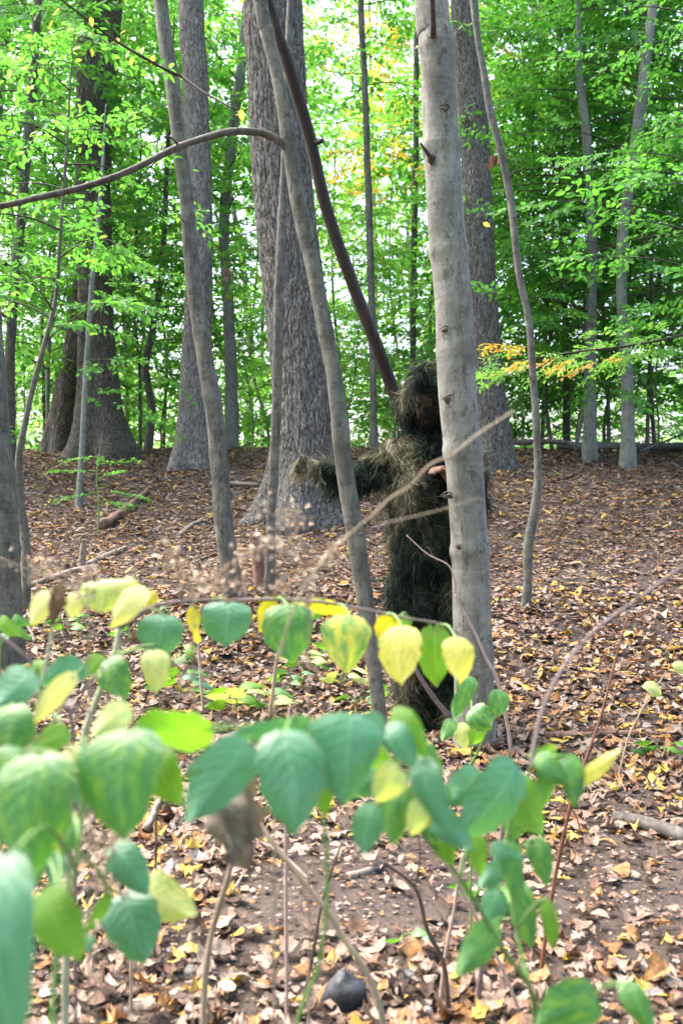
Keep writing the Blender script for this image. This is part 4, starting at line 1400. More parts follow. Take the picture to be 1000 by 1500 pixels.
for e_ in (((0, .01, .03), .078, .098, .095), ((0, -.02, -.04), .062, .072, .075), ((0, -.055, -.085), .032, .03, .024),      # skull, face, chin
           ((0, -.098, -.018), .012, .018, .026), ((0, -.085, .02), .05, .012, .012), ((0, -.088, -.055), .026, .01, .008),
           ((.076, .005, -.01), .01, .02, .03), ((-.076, .005, -.01), .01, .02, .03), ((0, .02, -.12), .055, .055, .07)):
    join(*ell(*e_))
me = bpy.data.meshes.new('person')
me.from_pydata(np.concatenate(VV).tolist(), [], FF)
tmp = bpy.data.objects.new('tmp', me)
col.objects.link(tmp)
md = tmp.modifiers.new('r', 'REMESH')
md.mode = 'VOXEL'
md.voxel_size = .0085
md.use_smooth_shade = True
sm = tmp.modifiers.new('sm', 'SMOOTH')
sm.factor = .5
sm.iterations = 2
dg = bpy.context.evaluated_depsgraph_get()
ev = tmp.evaluated_get(dg)
m2 = ev.to_mesh()
nvv = len(m2.vertices)
BV = np.zeros(nvv * 3)
m2.vertices.foreach_get('co', BV)
BV = BV.reshape(-1, 3)
m2.calc_loop_triangles()
BT = np.zeros(len(m2.loop_triangles) * 3, np.int32)
m2.loop_triangles.foreach_get('vertices', BT)
BT = BT.reshape(-1, 3)
ev.to_mesh_clear()
bpy.data.objects.remove(tmp)
ctr = BV[BT].mean(1)
isface = ((ctr - hc) @ hm)
mi = np.zeros(len(BT), int)
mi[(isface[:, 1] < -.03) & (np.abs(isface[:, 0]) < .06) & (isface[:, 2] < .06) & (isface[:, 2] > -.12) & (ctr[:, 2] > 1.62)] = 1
mi[(ctr[:, 0] < -.135)] = 2
mi[(np.linalg.norm(ctr - np.array(J['paL'][0]), axis=1) < .13) & (ctr[:, 1] < 4.965)] = 3
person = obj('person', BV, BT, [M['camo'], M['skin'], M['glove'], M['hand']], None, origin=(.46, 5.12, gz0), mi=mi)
tag(person, 'person in a shaggy dark green camouflage suit, one arm stretched out, behind the beech', 'person')
for s in (-1, 1):
    V, F = ell((s * .03, -.083, .002), .011, .009, .009, 8, 10)
    t_ = NT('eye_white') if s == -1 else None
    if t_:
        M['eye'] = t_.done(t_.pbr((.12, .11, .1), .3, .4))
    obj('eye', V, F, M['eye'], person)
    V, F = ell((s * .03, -.0905, .002), .005, .003, .005, 8, 10)
    if t_:
        t_ = NT('eye_iris')
        M['iris'] = t_.done(t_.pbr((.02, .014, .01), .15, .5))
    obj('iris', V, F, M['iris'], person)

# threads: ribbons rooted all over the suit
e1 = BV[BT[:, 1]] - BV[BT[:, 0]]
e2 = BV[BT[:, 2]] - BV[BT[:, 0]]
cr = np.cross(e1, e2)
area = np.linalg.norm(cr, axis=1)
nrmF = cr / (area[:, None] + 1e-12)
wgt = area * np.where(mi == 1, .05, 1.0) * np.where(mi == 2, .6, 1.0) * np.where(mi == 3, 0, 1)
wgt = wgt * np.where(ctr[:, 2] > 1.64, 2.6, 1)
wgt /= wgt.sum()
NS = 60000
rg = np.random.default_rng(5)
pick = rg.choice(len(BT), NS, p=wgt)
a, b = rg.random(NS), rg.random(NS)
fl = a + b > 1
a[fl], b[fl] = 1 - a[fl], 1 - b[fl]
root = BV[BT[pick, 0]] + e1[pick] * a[:, None] + e2[pick] * b[:, None]
nn = nrmF[pick]
head_m = root[:, 2] > 1.64
leg_m = root[:, 2] < .95
hand_m = root[:, 0] < -.1
ln = rg.uniform(.05, .17, NS) * np.where(head_m, .8, 1) * np.where(hand_m, .55, 1)
out = rg.uniform(-.05, .28, NS)
clump = np.stack([vnoise(root * 16 + 50 * k, 20 + k) for k in range(3)], -1)
dirv = nn * out[:, None] + np.array([0, 0, -1.]) * rg.uniform(.6, 1.2, NS)[:, None] * np.where(head_m & (root[:, 2] > 1.83), .35, 1)[:, None] + clump * .9 + rg.normal(0, .16, (NS, 3))
# hair-like fall of the hood away from the face opening
dirv /= np.linalg.norm(dirv, axis=1)[:, None]
seg = 4
pts = np.zeros((NS, seg + 1, 3))
lump = np.clip(vnoise(root * 11 + 7, 61) * .5 + .5, 0, 1) + .6 * np.clip(vnoise(root * 23 + 7, 62), 0, 1)
root = root + nn * (.055 * lump * np.where(mi[pick] > 0, .35, 1) * np.where(root[:, 0] < .2, .45, 1) + np.where(head_m & (mi[pick] != 1) & (root[:, 2] > 1.72), .034, 0) - np.where((root[:, 2] > 1.6) & (root[:, 2] < 1.7), .02 * lump, 0))[:, None]
pts[:, 0] = root - nn * .004
cur = dirv.copy()
for k in range(seg):
    wig = np.stack([vnoise(pts[:, k] * 38 + 9 * q_, 31 + q_) for q_ in range(3)], -1)
    cur = cur + np.array([0, 0, -.2]) + wig * 1.25 + rg.normal(0, .3, (NS, 3)) - nn * .12
    cur /= np.linalg.norm(cur, axis=1)[:, None]
    pts[:, k + 1] = pts[:, k] + cur * (ln / seg)[:, None]
gl = G(pts[..., 0], pts[..., 1]) + .01
pts[..., 2] = np.maximum(pts[..., 2], gl)
sidev = np.cross(dirv, rg.normal(0, 1, (NS, 3)))
sidev /= np.linalg.norm(sidev, axis=1)[:, None] + 1e-9
wd_ = rg.uniform(.0007, .0018, NS) * np.where(rg.random(NS) < .03, rg.uniform(2, 3.5, NS), 1)
taper = np.array([1, 1, .9, .7, .3])
Lp = pts - sidev[:, None] * (wd_[:, None] * taper)[..., None]
Rp = pts + sidev[:, None] * (wd_[:, None] * taper)[..., None]
V = np.stack([Lp, Rp], 2).reshape(NS, -1, 3)
f0 = np.array([[2 * k, 2 * k + 1, 2 * k + 3, 2 * k + 2] for k in range(seg)])
PAL = np.array([[.55], [.9], [1.0], [1.45], [1.1], [1.6]]) * np.array([[.014, .021, .016], [.026, .05, .044], [.062, .08, .055], [.19, .178, .115], [.095, .09, .06], [.27, .25, .175]])
pn = 1.1 * vnoise(root * 7 + 3, 44) + .6 * vnoise(root * 17, 45) + rg.normal(0, .13, NS)
pn = pn + .85 * np.exp(-((root[:, 0] - .33) / .08) ** 2 - ((root[:, 2] - 1.42) / .22) ** 2)      # tan bib on the chest
pn = pn + 1.0 * hand_m + .8 * np.exp(-((root[:, 0] - .49) / .09) ** 2 - ((root[:, 2] - 1.86) / .06) ** 2)
pn = pn - .3 * leg_m + .05
ck = np.digitize(pn, [-.55, -.15, .15, .4, .9])
ck = np.array([0, 1, 2, 4, 3, 5])[ck]
tint = PAL[ck] * rg.uniform(.7, 1.3, NS)[:, None]
for nm_, msk in (('ghillie_hood', head_m), ('ghillie_trousers', leg_m), ('ghillie_jacket', ~head_m & ~leg_m)):
    k = int(msk.sum())
    Fk = (f0[None] + (np.arange(k) * V.shape[1])[:, None, None]).reshape(-1, 4)
    obj(nm_, V[msk].reshape(-1, 3), Fk, M['threads'], person, smooth=True, vcol=np.repeat(tint[msk], V.shape[1], 0))


# ------------------------------------------------------------------ foreground plants
def broadleaf_mat(name, base, edge, vein, blot=None, blot_amt=0., transl=.3, rough=.42, spec=.45, blot_scale=1.0):
    t = NT(name)
    tc = t.n('ShaderNodeTexCoord')
    uv = tc.outputs['UV']
    sp = t.n('ShaderNodeSeparateXYZ', {0: uv})
    tt, ss = sp.outputs[0], sp.outputs[1]
    sa = t.math('ABSOLUTE', ss)
    oi = t.n('ShaderNodeObjectInfo')
    off = t.n('ShaderNodeCombineXYZ', {0: t.math('MULTIPLY', oi.outputs['Random'], 37.0), 1: t.math('MULTIPLY', oi.outputs['Random'], 11.0)}).outputs[0]
    vv = t.n('ShaderNodeVectorMath', {0: uv, 1: off}, operation='ADD').outputs[0]
    n1 = t.noise(vv, 3.2 * blot_scale, 4, .6)
    n2 = t.noise(vv, 14, 4, .6)
    big_ = t.noise(vv, 1.6, 3, .6)
    c = t.mix(t.ramp(t.math('ADD', t.math('MULTIPLY', n2, .4), t.math('MULTIPLY', big_, .6)), [(.38, 0), (.62, 1)]), base, edge)
    c = t.mix(t.ramp(t.noise(vv, 5, 4, .7), [(.5, 0), (.75, .45)]), c, tuple(x * .5 for x in base))
    if blot:
        f = t.math('ADD', n1, t.math('MULTIPLY', t.math('SUBTRACT', n2, .5), .35))
        c = t.mix(t.ramp(f, [(.55 - blot_amt * .5, 0), (.78 - blot_amt * .5, 1)]), c, blot)
    # lateral veins run forward from the midrib
    ph = t.math('FRACT', t.math('ADD', t.math('MULTIPLY', t.math('SUBTRACT', tt, t.math('MULTIPLY', t.math('POWER', sa, 1.3), .3)), 7.0), t.math('MULTIPLY', t.noise(vv, 2.5, 2, .5), 1.2)))
    lat = t.ramp(t.math('ABSOLUTE', t.math('SUBTRACT', ph, .5)), [(.0, 1), (.07, .0)])
    mid = t.ramp(sa, [(.015, 1), (.06, 0)])
    vn = t.math('MAXIMUM', t.math('MULTIPLY', lat, .5), mid)
    c = t.mix(t.math('MULTIPLY', vn, .6), c, vein)
    eg = t.math('MULTIPLY', t.ramp(sa, [(.86, 0), (1, 1)]), t.ramp(t.noise(vv, 6, 3, .6), [(.5, 0), (.62, 1)]))
    c = t.mix(eg, c, (.2, .12, .05))
    # a few insect holes' brown rims and specks
    sp_ = t.noise(vv, 30, 2, .5)
    c = t.mix(t.ramp(sp_, [(.74, 0), (.78, .8)]), c, (.16, .09, .04))
    relief = t.math('ADD', t.math('MULTIPLY', vn, -.6), t.math('MULTIPLY', t.ramp(t.math('ABSOLUTE', t.math('SUBTRACT', ph, .5)), [(0, 0), (.5, 1)]), .6))
    b = t.bump(relief, .22, .003)
    p = t.pbr(c, rough, spec, b)
    tcol = t.mix(1.0, c, (1.6, 1.6, .6), 'MULTIPLY')
    tr = t.n('ShaderNodeBsdfTranslucent', {'Color': tcol}).outputs[0]
    return t.done(t.n('ShaderNodeMixShader', {0: transl, 1: p, 2: tr}).outputs[0])


K = {
    'teal': broadleaf_mat('sky_tinted_waxy_leaf', (.05, .195, .08), (.085, .25, .16), (.15, .33, .22), transl=.28, rough=.36, spec=.75),  # bluish sky sheen is mixed into the green leaf colour
    'green': broadleaf_mat('mid_green_leaf', (.042, .175, .05), (.07, .225, .06), (.13, .29, .095), (.17, .32, .03), .16, transl=.36, rough=.38, spec=.65),
    'bright': broadleaf_mat('backlit_bright_green_leaf', (.10, .26, .03), (.14, .31, .035), (.22, .38, .08), transl=.5, rough=.45),
    'pale': broadleaf_mat('pale_yellow_green_leaf', (.40, .47, .17), (.52, .55, .24), (.55, .6, .3), (.17, .36, .16), .12, transl=.4),
    'cream': broadleaf_mat('cream_yellow_leaf', (.55, .55, .24), (.62, .6, .3), (.6, .62, .36), (.36, .46, .12), .06, transl=.4),
    'yellow': broadleaf_mat('yellow_leaf_with_green_flecks', (.62, .56, .15), (.68, .62, .2), (.5, .46, .14), (.3, .42, .06), .12, transl=.4, blot_scale=2),
    'gold': broadleaf_mat('gold_leaf', (.55, .40, .03), (.48, .42, .04), (.6, .5, .1), (.2, .34, .03), .2, transl=.4),
    'mix': broadleaf_mat('half_yellow_half_green_leaf', (.48, .52, .09), (.58, .56, .11), (.3, .36, .08), (.09, .27, .1), .28, transl=.35, blot_scale=.8),
    'brown': broadleaf_mat('withered_brown_plant_leaf', (.16, .085, .05), (.22, .13, .08), (.25, .16, .1), transl=.1, rough=.8),
    'grey': broadleaf_mat('dry_grey_brown_leaf', (.22, .175, .145), (.30, .25, .22), (.34, .29, .26), transl=.15, rough=.85),
}


def stem_mat(name, c1, c2, rough=.6):
    t = NT(name)
    v = t.coord((1, 1, 1))
    c = t.mix(t.ramp(t.noise(v, 24, 4, .6), [(.35, 0), (.65, 1)]), c1, c2)
    return t.done(t.pbr(c, rough, .3, t.bump(t.noise(v, 140, 2, .5), .2, .003)))


K['s_green'] = stem_mat('green_stem', (.11, .22, .05), (.19, .30, .10), .45)
K['s_pale'] = stem_mat('pale_grey_green_stem', (.30, .33, .21), (.40, .40, .29))
K['s_tan'] = stem_mat('dry_tan_stalk', (.28, .21, .15), (.38, .30, .225), .8)
K['s_pink'] = stem_mat('pinkish_dry_stalk', (.33, .235, .205), (.42, .32, .29), .8)
K['s_red'] = stem_mat('red_brown_stem', (.13, .05, .03), (.19, .085, .05), .6)
K['s_purple'] = stem_mat('purple_brown_twig', (.13, .095, .095), (.21, .16, .16), .7)
K['s_dark'] = stem_mat('dark_brown_twig', (.055, .036, .028), (.10, .07, .055), .7)
K['flake'] = stem_mat('dry_seed_flake', (.40, .29, .215), (.54, .42, .34), .9)

_ts = np.array([0, .04, .1, .18, .28, .4, .52, .64, .76, .86, .94, 1.0])
_hw = np.array([.10, .6, .84, .96, 1.0, .985, .92, .80, .61, .38, .15, .012]) * .5
_ss = np.array([-1, -.66, -.33, 0, .33, .66, 1.])


def kleaf(b, tp, wpx, Y, mat, parent, dy=None, roll=0., fold=.16, arch=.1, seed=0, name='leaf', stem=None, label=None, pet=True, crumple=0., solid=True):
    r = random.Random(seed + int(b[0] * 3 + b[1]))
    B = P(b[0], b[1], Y)
    flat = np.linalg.norm(np.array(tp) - np.array(b)) / FPX * Y
    if dy is None:
        dy = -.45 * flat
    Tp = P(tp[0], tp[1], Y + dy)
    D = Tp - B
    L = np.linalg.norm(D)
    D = D / L
    n0 = np.array([0, -1., .3])
    n0 = n0 - D * n0.dot(D)
    n0 /= np.linalg.norm(n0)
    S = np.cross(D, n0)
    c_, s_ = math.cos(roll), math.sin(roll)
    n1 = n0 * c_ + S * s_
    S = np.cross(D, n1)
    W = wpx / FPX * Y
    nt_, ns_ = len(_ts), len(_ss)
    TT, SS = np.meshgrid(_ts, _ss, indexing='ij')
    HW = np.repeat(_hw[:, None], ns_, 1) * (1 + .05 * np.sin(TT * 23 + r.random() * 6))
    twist = r.uniform(-.35, .35)
    asy = r.uniform(-.1, .1)
    HW = HW * (1 + asy * np.sign(SS)) * (1 + r.uniform(-.08, .08) * np.sin(TT * math.pi * 2 + r.random()))
    z = arch * L * np.sin(np.pi * TT ** .8) - fold * W * np.abs(SS) ** 1.3 * .5 + .008 * W * np.cos(TT * 2 * np.pi * 9 - np.abs(SS) * 3) * np.abs(SS)
    z = z + twist * W * .5 * SS * TT + .07 * W * np.array([[math.sin(a * 6 + r.random()) * abs(q_) for q_ in _ss] for a in _ts])
    if crumple:
        q_ = np.stack([TT * 3.1, SS * 1.7, 0 * TT + seed], -1)
        z = z + crumple * W * vnoise(q_ * 1.6, seed)
        HW = HW * (1 + .35 * vnoise(q_ * 2.3, seed + 1))
    bend = r.uniform(-.06, .06) * L * np.sin(np.pi * TT)
    V = B + D * (TT * L)[..., None] + S * (SS * HW * W + bend)[..., None] + n1 * z[..., None]
    # cordate base: side lobes reach back past the petiole
    V = V - D * (np.where(TT < .12, (np.abs(SS) * .07 * L) * (1 - TT / .12), 0))[..., None]
    V = V.reshape(-1, 3)
    i_, j_ = np.meshgrid(np.arange(nt_ - 1), np.arange(ns_ - 1), indexing='ij')
    F = np.stack([i_ * ns_ + j_, (i_ + 1) * ns_ + j_, (i_ + 1) * ns_ + j_ + 1, i_ * ns_ + j_ + 1], -1).reshape(-1, 4)
    o = obj(name, V, F, K[mat], parent)
    uvl = o.data.uv_layers.new(name='UVMap')
    uvv = np.stack([TT, SS], -1).reshape(-1, 2)
    uvl.data.foreach_set('uv', uvv[F.ravel()].ravel())
    if label:
        o['label'] = label
    if pet and stem is not None:
        k = int(np.argmin(np.linalg.norm(stem - B, axis=1)))
        k = max(0, k - 2)
        s0 = stem[k]
        if np.linalg.norm(s0 - B) < .35:
            mid = (s0 + B) / 2 + np.array([0, 0, .12 * np.linalg.norm(s0 - B)])
            V, F = tube(catmull([s0, mid, B, B + D * .06 * L + n1 * arch * L * .2], 10), np.linspace(.0021, .0014, 10), 6)
            pc = obj('petiole', V, F, K['s_green'], o)
    return o


def stem_px(pts, d0, d1, mat, parent, name='stem', sides=8, knots=0):
    """pts (px, py, Y) from base to tip, thickness px"""
    p = np.array([P(*q_) for q_ in pts])
    n = max(10, int(np.sum(np.linalg.norm(np.diff(p, axis=0), axis=1)) / .012))
    n = min(n, 140)
    c_ = catmull(p, n)
    r = np.linspace(d0, d1, n) / FPX * np.interp(np.linspace(0, 1, n), np.linspace(0, 1, len(pts)), [q_[2] for q_ in pts]) / 2
    if knots:
        r = r * (1 + .22 * np.maximum(0, np.cos(np.linspace(0, knots * 2 * np.pi, n))) ** 12)
    V, F = tube(c_, r, sides, lambda th, s, r_: r_ * .12 * vnoise(np.stack([np.cos(th), np.sin(th), s * 30], -1), 5))
    obj(name, V, F, K[mat], parent)
    return c_


def plant(name, label, cat, base_px, Y, group=None):
    x = (base_px - 500) / FPX * Y
    return thing(name, label, cat, (x, Y, float(G(x, Y)))), x


def ground_px(px, Y):
    x = (px - 500) / FPX * Y
    return (px, 750 + (CZ - float(G(x, Y)) + .03) * FPX / Y, Y)


HL = 'heart-leaved shrubby weeds in front'
# 1. arching stem carrying the row of hanging leaves
pl, _ = plant('arching_weed', 'arching stem with a row of hanging blue-green and yellow leaves across the middle', 'plant', 95, 1.7)
s_a = stem_px([ground_px(90, 1.62), (100, 1300, 1.64), (119, 1098, 1.66), (144, 1019, 1.68), (169, 954, 1.7), (174, 921, 1.71)], 13, 8, 's_pale', pl, knots=9)
s_b = stem_px([(174, 921, 1.71), (194, 905, 1.72), (230, 887, 1.74), (285, 880, 1.76), (340, 880, 1.78), (400, 878, 1.78), (470, 882, 1.78), (530, 892, 1.78), (590, 905, 1.78), (640, 913, 1.78), (672, 928, 1.78)], 7, 3, 's_purple', pl, 'arching_branch')
s_c = stem_px([(169, 956, 1.7), (185, 955, 1.68), (205, 947, 1.67), (232, 944, 1.66)], 5, 3, 's_green', pl, 'side_shoot')
for a in [((243, 903), (234, 962), 68, 1.72, 'teal'), ((336, 884), (332, 946), 76, 1.72, 'teal'), ((288, 893), (289, 942), 30, 1.8, 'gold', .1, .6), ((422, 888), (426, 969), 78, 1.72, 'green'),
          ((402, 880), (380, 926), 32, 1.82, 'gold', .1), ((452, 884), (512, 900), 24, 1.84, 'gold', .05, .5), ((514, 904), (506, 986), 70, 1.72, 'mix'),
          ((578, 905), (553, 948), 44, 1.82, 'gold', .08), ((590, 920), (590, 1001), 64, 1.7, 'yellow'), ((636, 920), (640, 1006), 52, 1.78, 'bright', -.02), ((668, 936), (673, 1001), 48, 1.7, 'yellow'),
          ((600, 908), (565, 935), 24, 1.86, 'bright', .05), ((480, 890), (455, 905), 18, 1.86, 'bright', .05), ((428, 884), (470, 892), 22, 1.86, 'yellow', .05)]:
    kleaf(a[0], a[1], a[2], a[3], a[4], pl, dy=a[5] if len(a) > 5 else None, roll=a[6] if len(a) > 6 else random.uniform(-.2, .2), stem=s_b)
for a in [((152, 850), (150, 897), 78, 1.6, 'pale'), ((118, 868), (104, 908), 30, 1.55, 'cream'), ((212, 864), (164, 914), 42, 1.55, 'cream'), ((180, 852), (215, 880), 26, 1.7, 'cream'), ((215, 868), (222, 890), 26, 1.75, 'gold')]:
    kleaf(a[0], a[1], a[2], a[3], a[4], pl, roll=random.uniform(-.3, .3), stem=s_b)
for a in [((166, 964), (181, 1023), 50, 1.62, 'green'), ((225, 955), (229, 1016), 42, 1.64, 'pale'), ((150, 962), (128, 992), 30, 1.66, 'bright')]:
    kleaf(a[0], a[1], a[2], a[3], a[4], pl, roll=random.uniform(-.2, .2), stem=s_a)

# 2. weed at the left edge behind
pl, _ = plant('edge_weed', 'weed with pale and blue-green leaves at the left edge, under the edge trunk', 'plant', 20, 1.45)
s_a = stem_px([ground_px(20, 1.45), (30, 1300, 1.46), (45, 1100, 1.47), (62, 1000, 1.48), (78, 920, 1.5), (85, 868, 1.5)], 9, 4, 's_pale', pl, knots=8)
s_b = stem_px([(45, 1100, 1.47), (90, 1040, 1.4), (112, 985, 1.38)], 5, 4, 's_pale', pl, 'side_shoot')
for a in [((75, 868), (46, 916), 36, 1.5, 'cream'), ((86, 862), (76, 914), 26, 1.46, 'brown'), ((122, 976), (62, 1003), 46, 1.45, 'teal'), ((108, 990), (48, 1062), 32, 1.36, 'cream'),
          ((46, 986), (-12, 1042), 60, 1.35, 'teal'), ((14, 1036), (14, 1114), 84, 1.3, 'green'), ((98, 1070), (38, 1108), 40, 1.3, 'bright'), ((60, 968), (45, 1000), 26, 1.5, 'bright'), ((70, 1010), (98, 1022), 24, 1.44, 'pale')]:
    kleaf(a[0], a[1], a[2], a[3], a[4], pl, roll=random.uniform(-.3, .3), stem=s_a if a[0][0] < 100 else s_b, crumple=.5 if a[4] == 'brown' else 0)

# 3. small shrublet with fresh leaves by the edge trunk
pl, _ = plant('edge_seedling', 'small fresh green sprig in front of the edge trunk foot', 'plant', 10, 2.6)
s_a = stem_px([ground_px(5, 2.6), (0, 1000, 2.6), (10, 930, 2.6), (20, 905, 2.6)], 4, 2, 's_green', pl)
for a in [((2, 905), (30, 932), 22, 2.5, 'bright'), ((20, 905), (46, 915), 16, 2.6, 'green'), ((20, 915), (46, 938), 14, 2.65, 'green'), ((12, 930), (-10, 945), 16, 2.6, 'green')]:
    kleaf(a[0], a[1], a[2], a[3], a[4], pl, stem=s_a, roll=.3)

# 4. big near leaves on the green stem at lower left
pl, _ = plant('near_weed', 'thick green-stemmed weed with the biggest leaves at the lower left corner', 'plant', 75, 1.0)
s_a = stem_px([ground_px(70, 1.0), (74, 1620, 1.0), (78, 1500, 1.02), (84, 1390, 1.04), (99, 1314, 1.05), (116, 1250, 1.06), (122, 1160, 1.08), (125, 1080, 1.1)], 15, 6, 's_green', pl, knots=6)
s_b = stem_px([(116, 1250, 1.06), (140, 1270, 1.25), (160, 1300, 1.35), (178, 1310, 1.38)], 6, 4, 's_green', pl, 'side_shoot')
for a in [((56, 1110), (42, 1277), 122, 1.02, 'green'), ((192, 1074), (182, 1232), 126, 1.04, 'green'), ((10, 1262), (25, 1545), 112, .78, 'teal'), ((64, 1308), (116, 1407), 72, .95, 'bright'),
          ((186, 1034), (132, 1078), 48, 1.12, 'pale'), ((100, 1098), (132, 1152), 36, 1.15, 'cream'), ((112, 1128), (126, 1188), 30, 1.1, 'teal'), ((62, 1255), (52, 1300), 26, 1.2, 'green'), ((82, 1250), (76, 1310), 30, 1.25, 'teal'),
          ((104, 1200), (92, 1258), 34, 1.2, 'green'), ((30, 1100), (-14, 1180), 70, 1.12, 'green'), ((140, 1095), (110, 1150), 50, 1.15, 'green'), ((230, 1100), (262, 1180), 60, 1.16, 'bright')]:
    kleaf(a[0], a[1], a[2], a[3], a[4], pl, roll=random.uniform(-.2, .2), stem=s_a)
for a in [((180, 1314), (214, 1414), 84, 1.38, 'teal'), ((168, 1240), (216, 1312), 52, 1.36, 'teal'), ((210, 1300), (284, 1342), 66, 1.45, 'pale'), ((160, 1312), (124, 1366), 20, 1.3, 'bright'), ((135, 1370), (128, 1398), 16, 1.4, 'teal')]:
    kleaf(a[0], a[1], a[2], a[3], a[4], pl, roll=random.uniform(-.25, .25), stem=s_b)

# 5. broad backlit leaf and pale blue-green leaves in the centre
pl, _ = plant('centre_weed', 'weed with large pale blue-green drooping leaves at the centre', 'plant', 400, 1.15)
s_a = stem_px([ground_px(395, 1.2), (420, 1600, 1.2), (470, 1400, 1.2), (478, 1250, 1.2), (462, 1120, 1.18), (452, 1066, 1.16), (380, 1062, 1.15), (300, 1072, 1.15), (240, 1078, 1.16)], 8, 5, 's_green', pl)
for a in [((304, 1068), (192, 1074), 84, 1.12, 'bright', .02, -.9), ((362, 1092), (272, 1208), 78, 1.08, 'teal'), ((415, 1076), (433, 1224), 100, 1.05, 'teal'), ((452, 1062), (334, 1078), 40, 1.12, 'teal', -.03, -.5),
          ((515, 1050), (505, 1182), 108, 1.08, 'teal'), ((450, 1080), (478, 1200), 50, 1.16, 'bright'), ((560, 1060), (470, 1095), 56, 1.14, 'teal'), ((330, 1096), (268, 1140), 36, 1.16, 'teal')]:
    kleaf(a[0], a[1], a[2], a[3], a[4], pl, dy=a[5] if len(a) > 5 else None, roll=a[6] if len(a) > 6 else random.uniform(-.2, .2), stem=s_a)

# 6. green arching weed at right
pl, _ = plant('arching_green_weed', 'green-stemmed weed arching from the lower right toward the centre', 'plant', 790, 1.3)
s_a = stem_px([ground_px(800, 1.32), (790, 1700, 1.32), (784, 1520, 1.32), (776, 1448, 1.3), (736, 1391, 1.28), (701, 1330, 1.26), (657, 1264, 1.24), (613, 1215, 1.22), (590, 1150, 1.2), (575, 1090, 1.2), (572, 1052, 1.2)], 15, 5, 's_green', pl, knots=7)
s_b = stem_px([(776, 1448, 1.3), (762, 1390, 1.33), (748, 1310, 1.35), (742, 1250, 1.36), (752, 1180, 1.36), (775, 1130, 1.36), (800, 1112, 1.36), (835, 1108, 1.36)], 7, 4, 's_green', pl, 'side_shoot')
for a in [((546, 1180), (533, 1252), 48, 1.2, 'teal'), ((586, 1150), (574, 1238), 50, 1.2, 'green'), ((582, 1124), (548, 1174), 52, 1.14, 'pale'), ((580, 1040), (624, 1112), 34, 1.2, 'bright'), ((572, 1062), (606, 1128), 40, 1.18, 'teal'),
          ((614, 1114), (652, 1218), 48, 1.18, 'teal'), ((600, 1160), (640, 1236), 40, 1.22, 'green'), ((636, 1190), (690, 1245), 44, 1.2, 'teal'), ((565, 1100), (530, 1120), 40, 1.22, 'bright'), ((650, 1150), (628, 1212), 30, 1.25, 'green'), ((600, 1085), (645, 1165), 52, 1.24, 'green'), ((560, 1130), (520, 1165), 44, 1.25, 'teal'), ((640, 1215), (662, 1270), 36, 1.24, 'bright'), ((618, 1175), (600, 1225), 40, 1.16, 'pale'), ((690, 1220), (705, 1288), 34, 1.28, 'bright')]:
    kleaf(a[0], a[1], a[2], a[3], a[4], pl, roll=random.uniform(-.3, .3), stem=s_a)
for a in [((752, 1122), (670, 1228), 78, 1.28, 'teal'), ((744, 1138), (796, 1228), 64, 1.3, 'bright'), ((790, 1106), (832, 1152), 32, 1.36, 'green'), ((832, 1108), (842, 1184), 36, 1.36, 'green'), ((800, 1112), (792, 1190), 34, 1.38, 'green'), ((812, 1100), (772, 1108), 24, 1.4, 'bright'),
          ((846, 1146), (908, 1098), 24, 1.36, 'yellow'), ((744, 1232), (768, 1335), 34, 1.36, 'green'), ((795, 1318), (810, 1392), 26, 1.36, 'bright'), ((752, 1290), (778, 1392), 44, 1.4, 'green'), ((722, 1350), (667, 1432), 46, 1.28, 'green'), ((740, 1260), (700, 1300), 30, 1.42, 'teal'), ((700, 1130), (655, 1180), 50, 1.36, 'teal'), ((760, 1150), (745, 1235), 50, 1.4, 'green'), ((815, 1118), (862, 1150), 40, 1.4, 'bright'), ((780, 1230), (800, 1300), 36, 1.38, 'green'), ((730, 1300), (712, 1370), 40, 1.4, 'teal'), ((720, 1240), (770, 1262), 26, 1.34, 'teal')]:
    kleaf(a[0], a[1], a[2], a[3], a[4], pl, roll=random.uniform(-.3, .3), stem=s_b)

for k, tw_ in enumerate([[(775, 1130, 1.36), (786, 1070, 1.38), (798, 1028, 1.4), (820, 985, 1.42), (850, 945, 1.44), (890, 908, 1.46), (930, 880, 1.48), (968, 852, 1.5), (1020, 815, 1.52)], [(850, 945, 1.44), (832, 905, 1.44), (800, 870, 1.44)], [(930, 880, 1.48), (940, 842, 1.48), (962, 800, 1.48)], [(890, 908, 1.46), (930, 918, 1.46), (990, 935, 1.46)]]):
    stem_px(tw_, 7 if k == 0 else 4, 4 if k == 0 else 2, 's_purple', pl, 'dry_twig')

# 7. low leaves at the bottom right
pl, _ = plant('low_weed', 'low weed with two broad green leaves cut by the bottom edge', 'plant', 840, 1.3)
s_a = stem_px([ground_px(830, 1.3), (835, 1600, 1.3), (850, 1480, 1.3), (880, 1450, 1.3), (915, 1442, 1.3)], 6, 4, 's_green', pl)
for a in [((872, 1462), (785, 1506), 74, 1.25, 'green'), ((914, 1442), (957, 1512), 38, 1.25, 'green')]:
    kleaf(a[0], a[1], a[2], a[3], a[4], pl, stem=s_a)

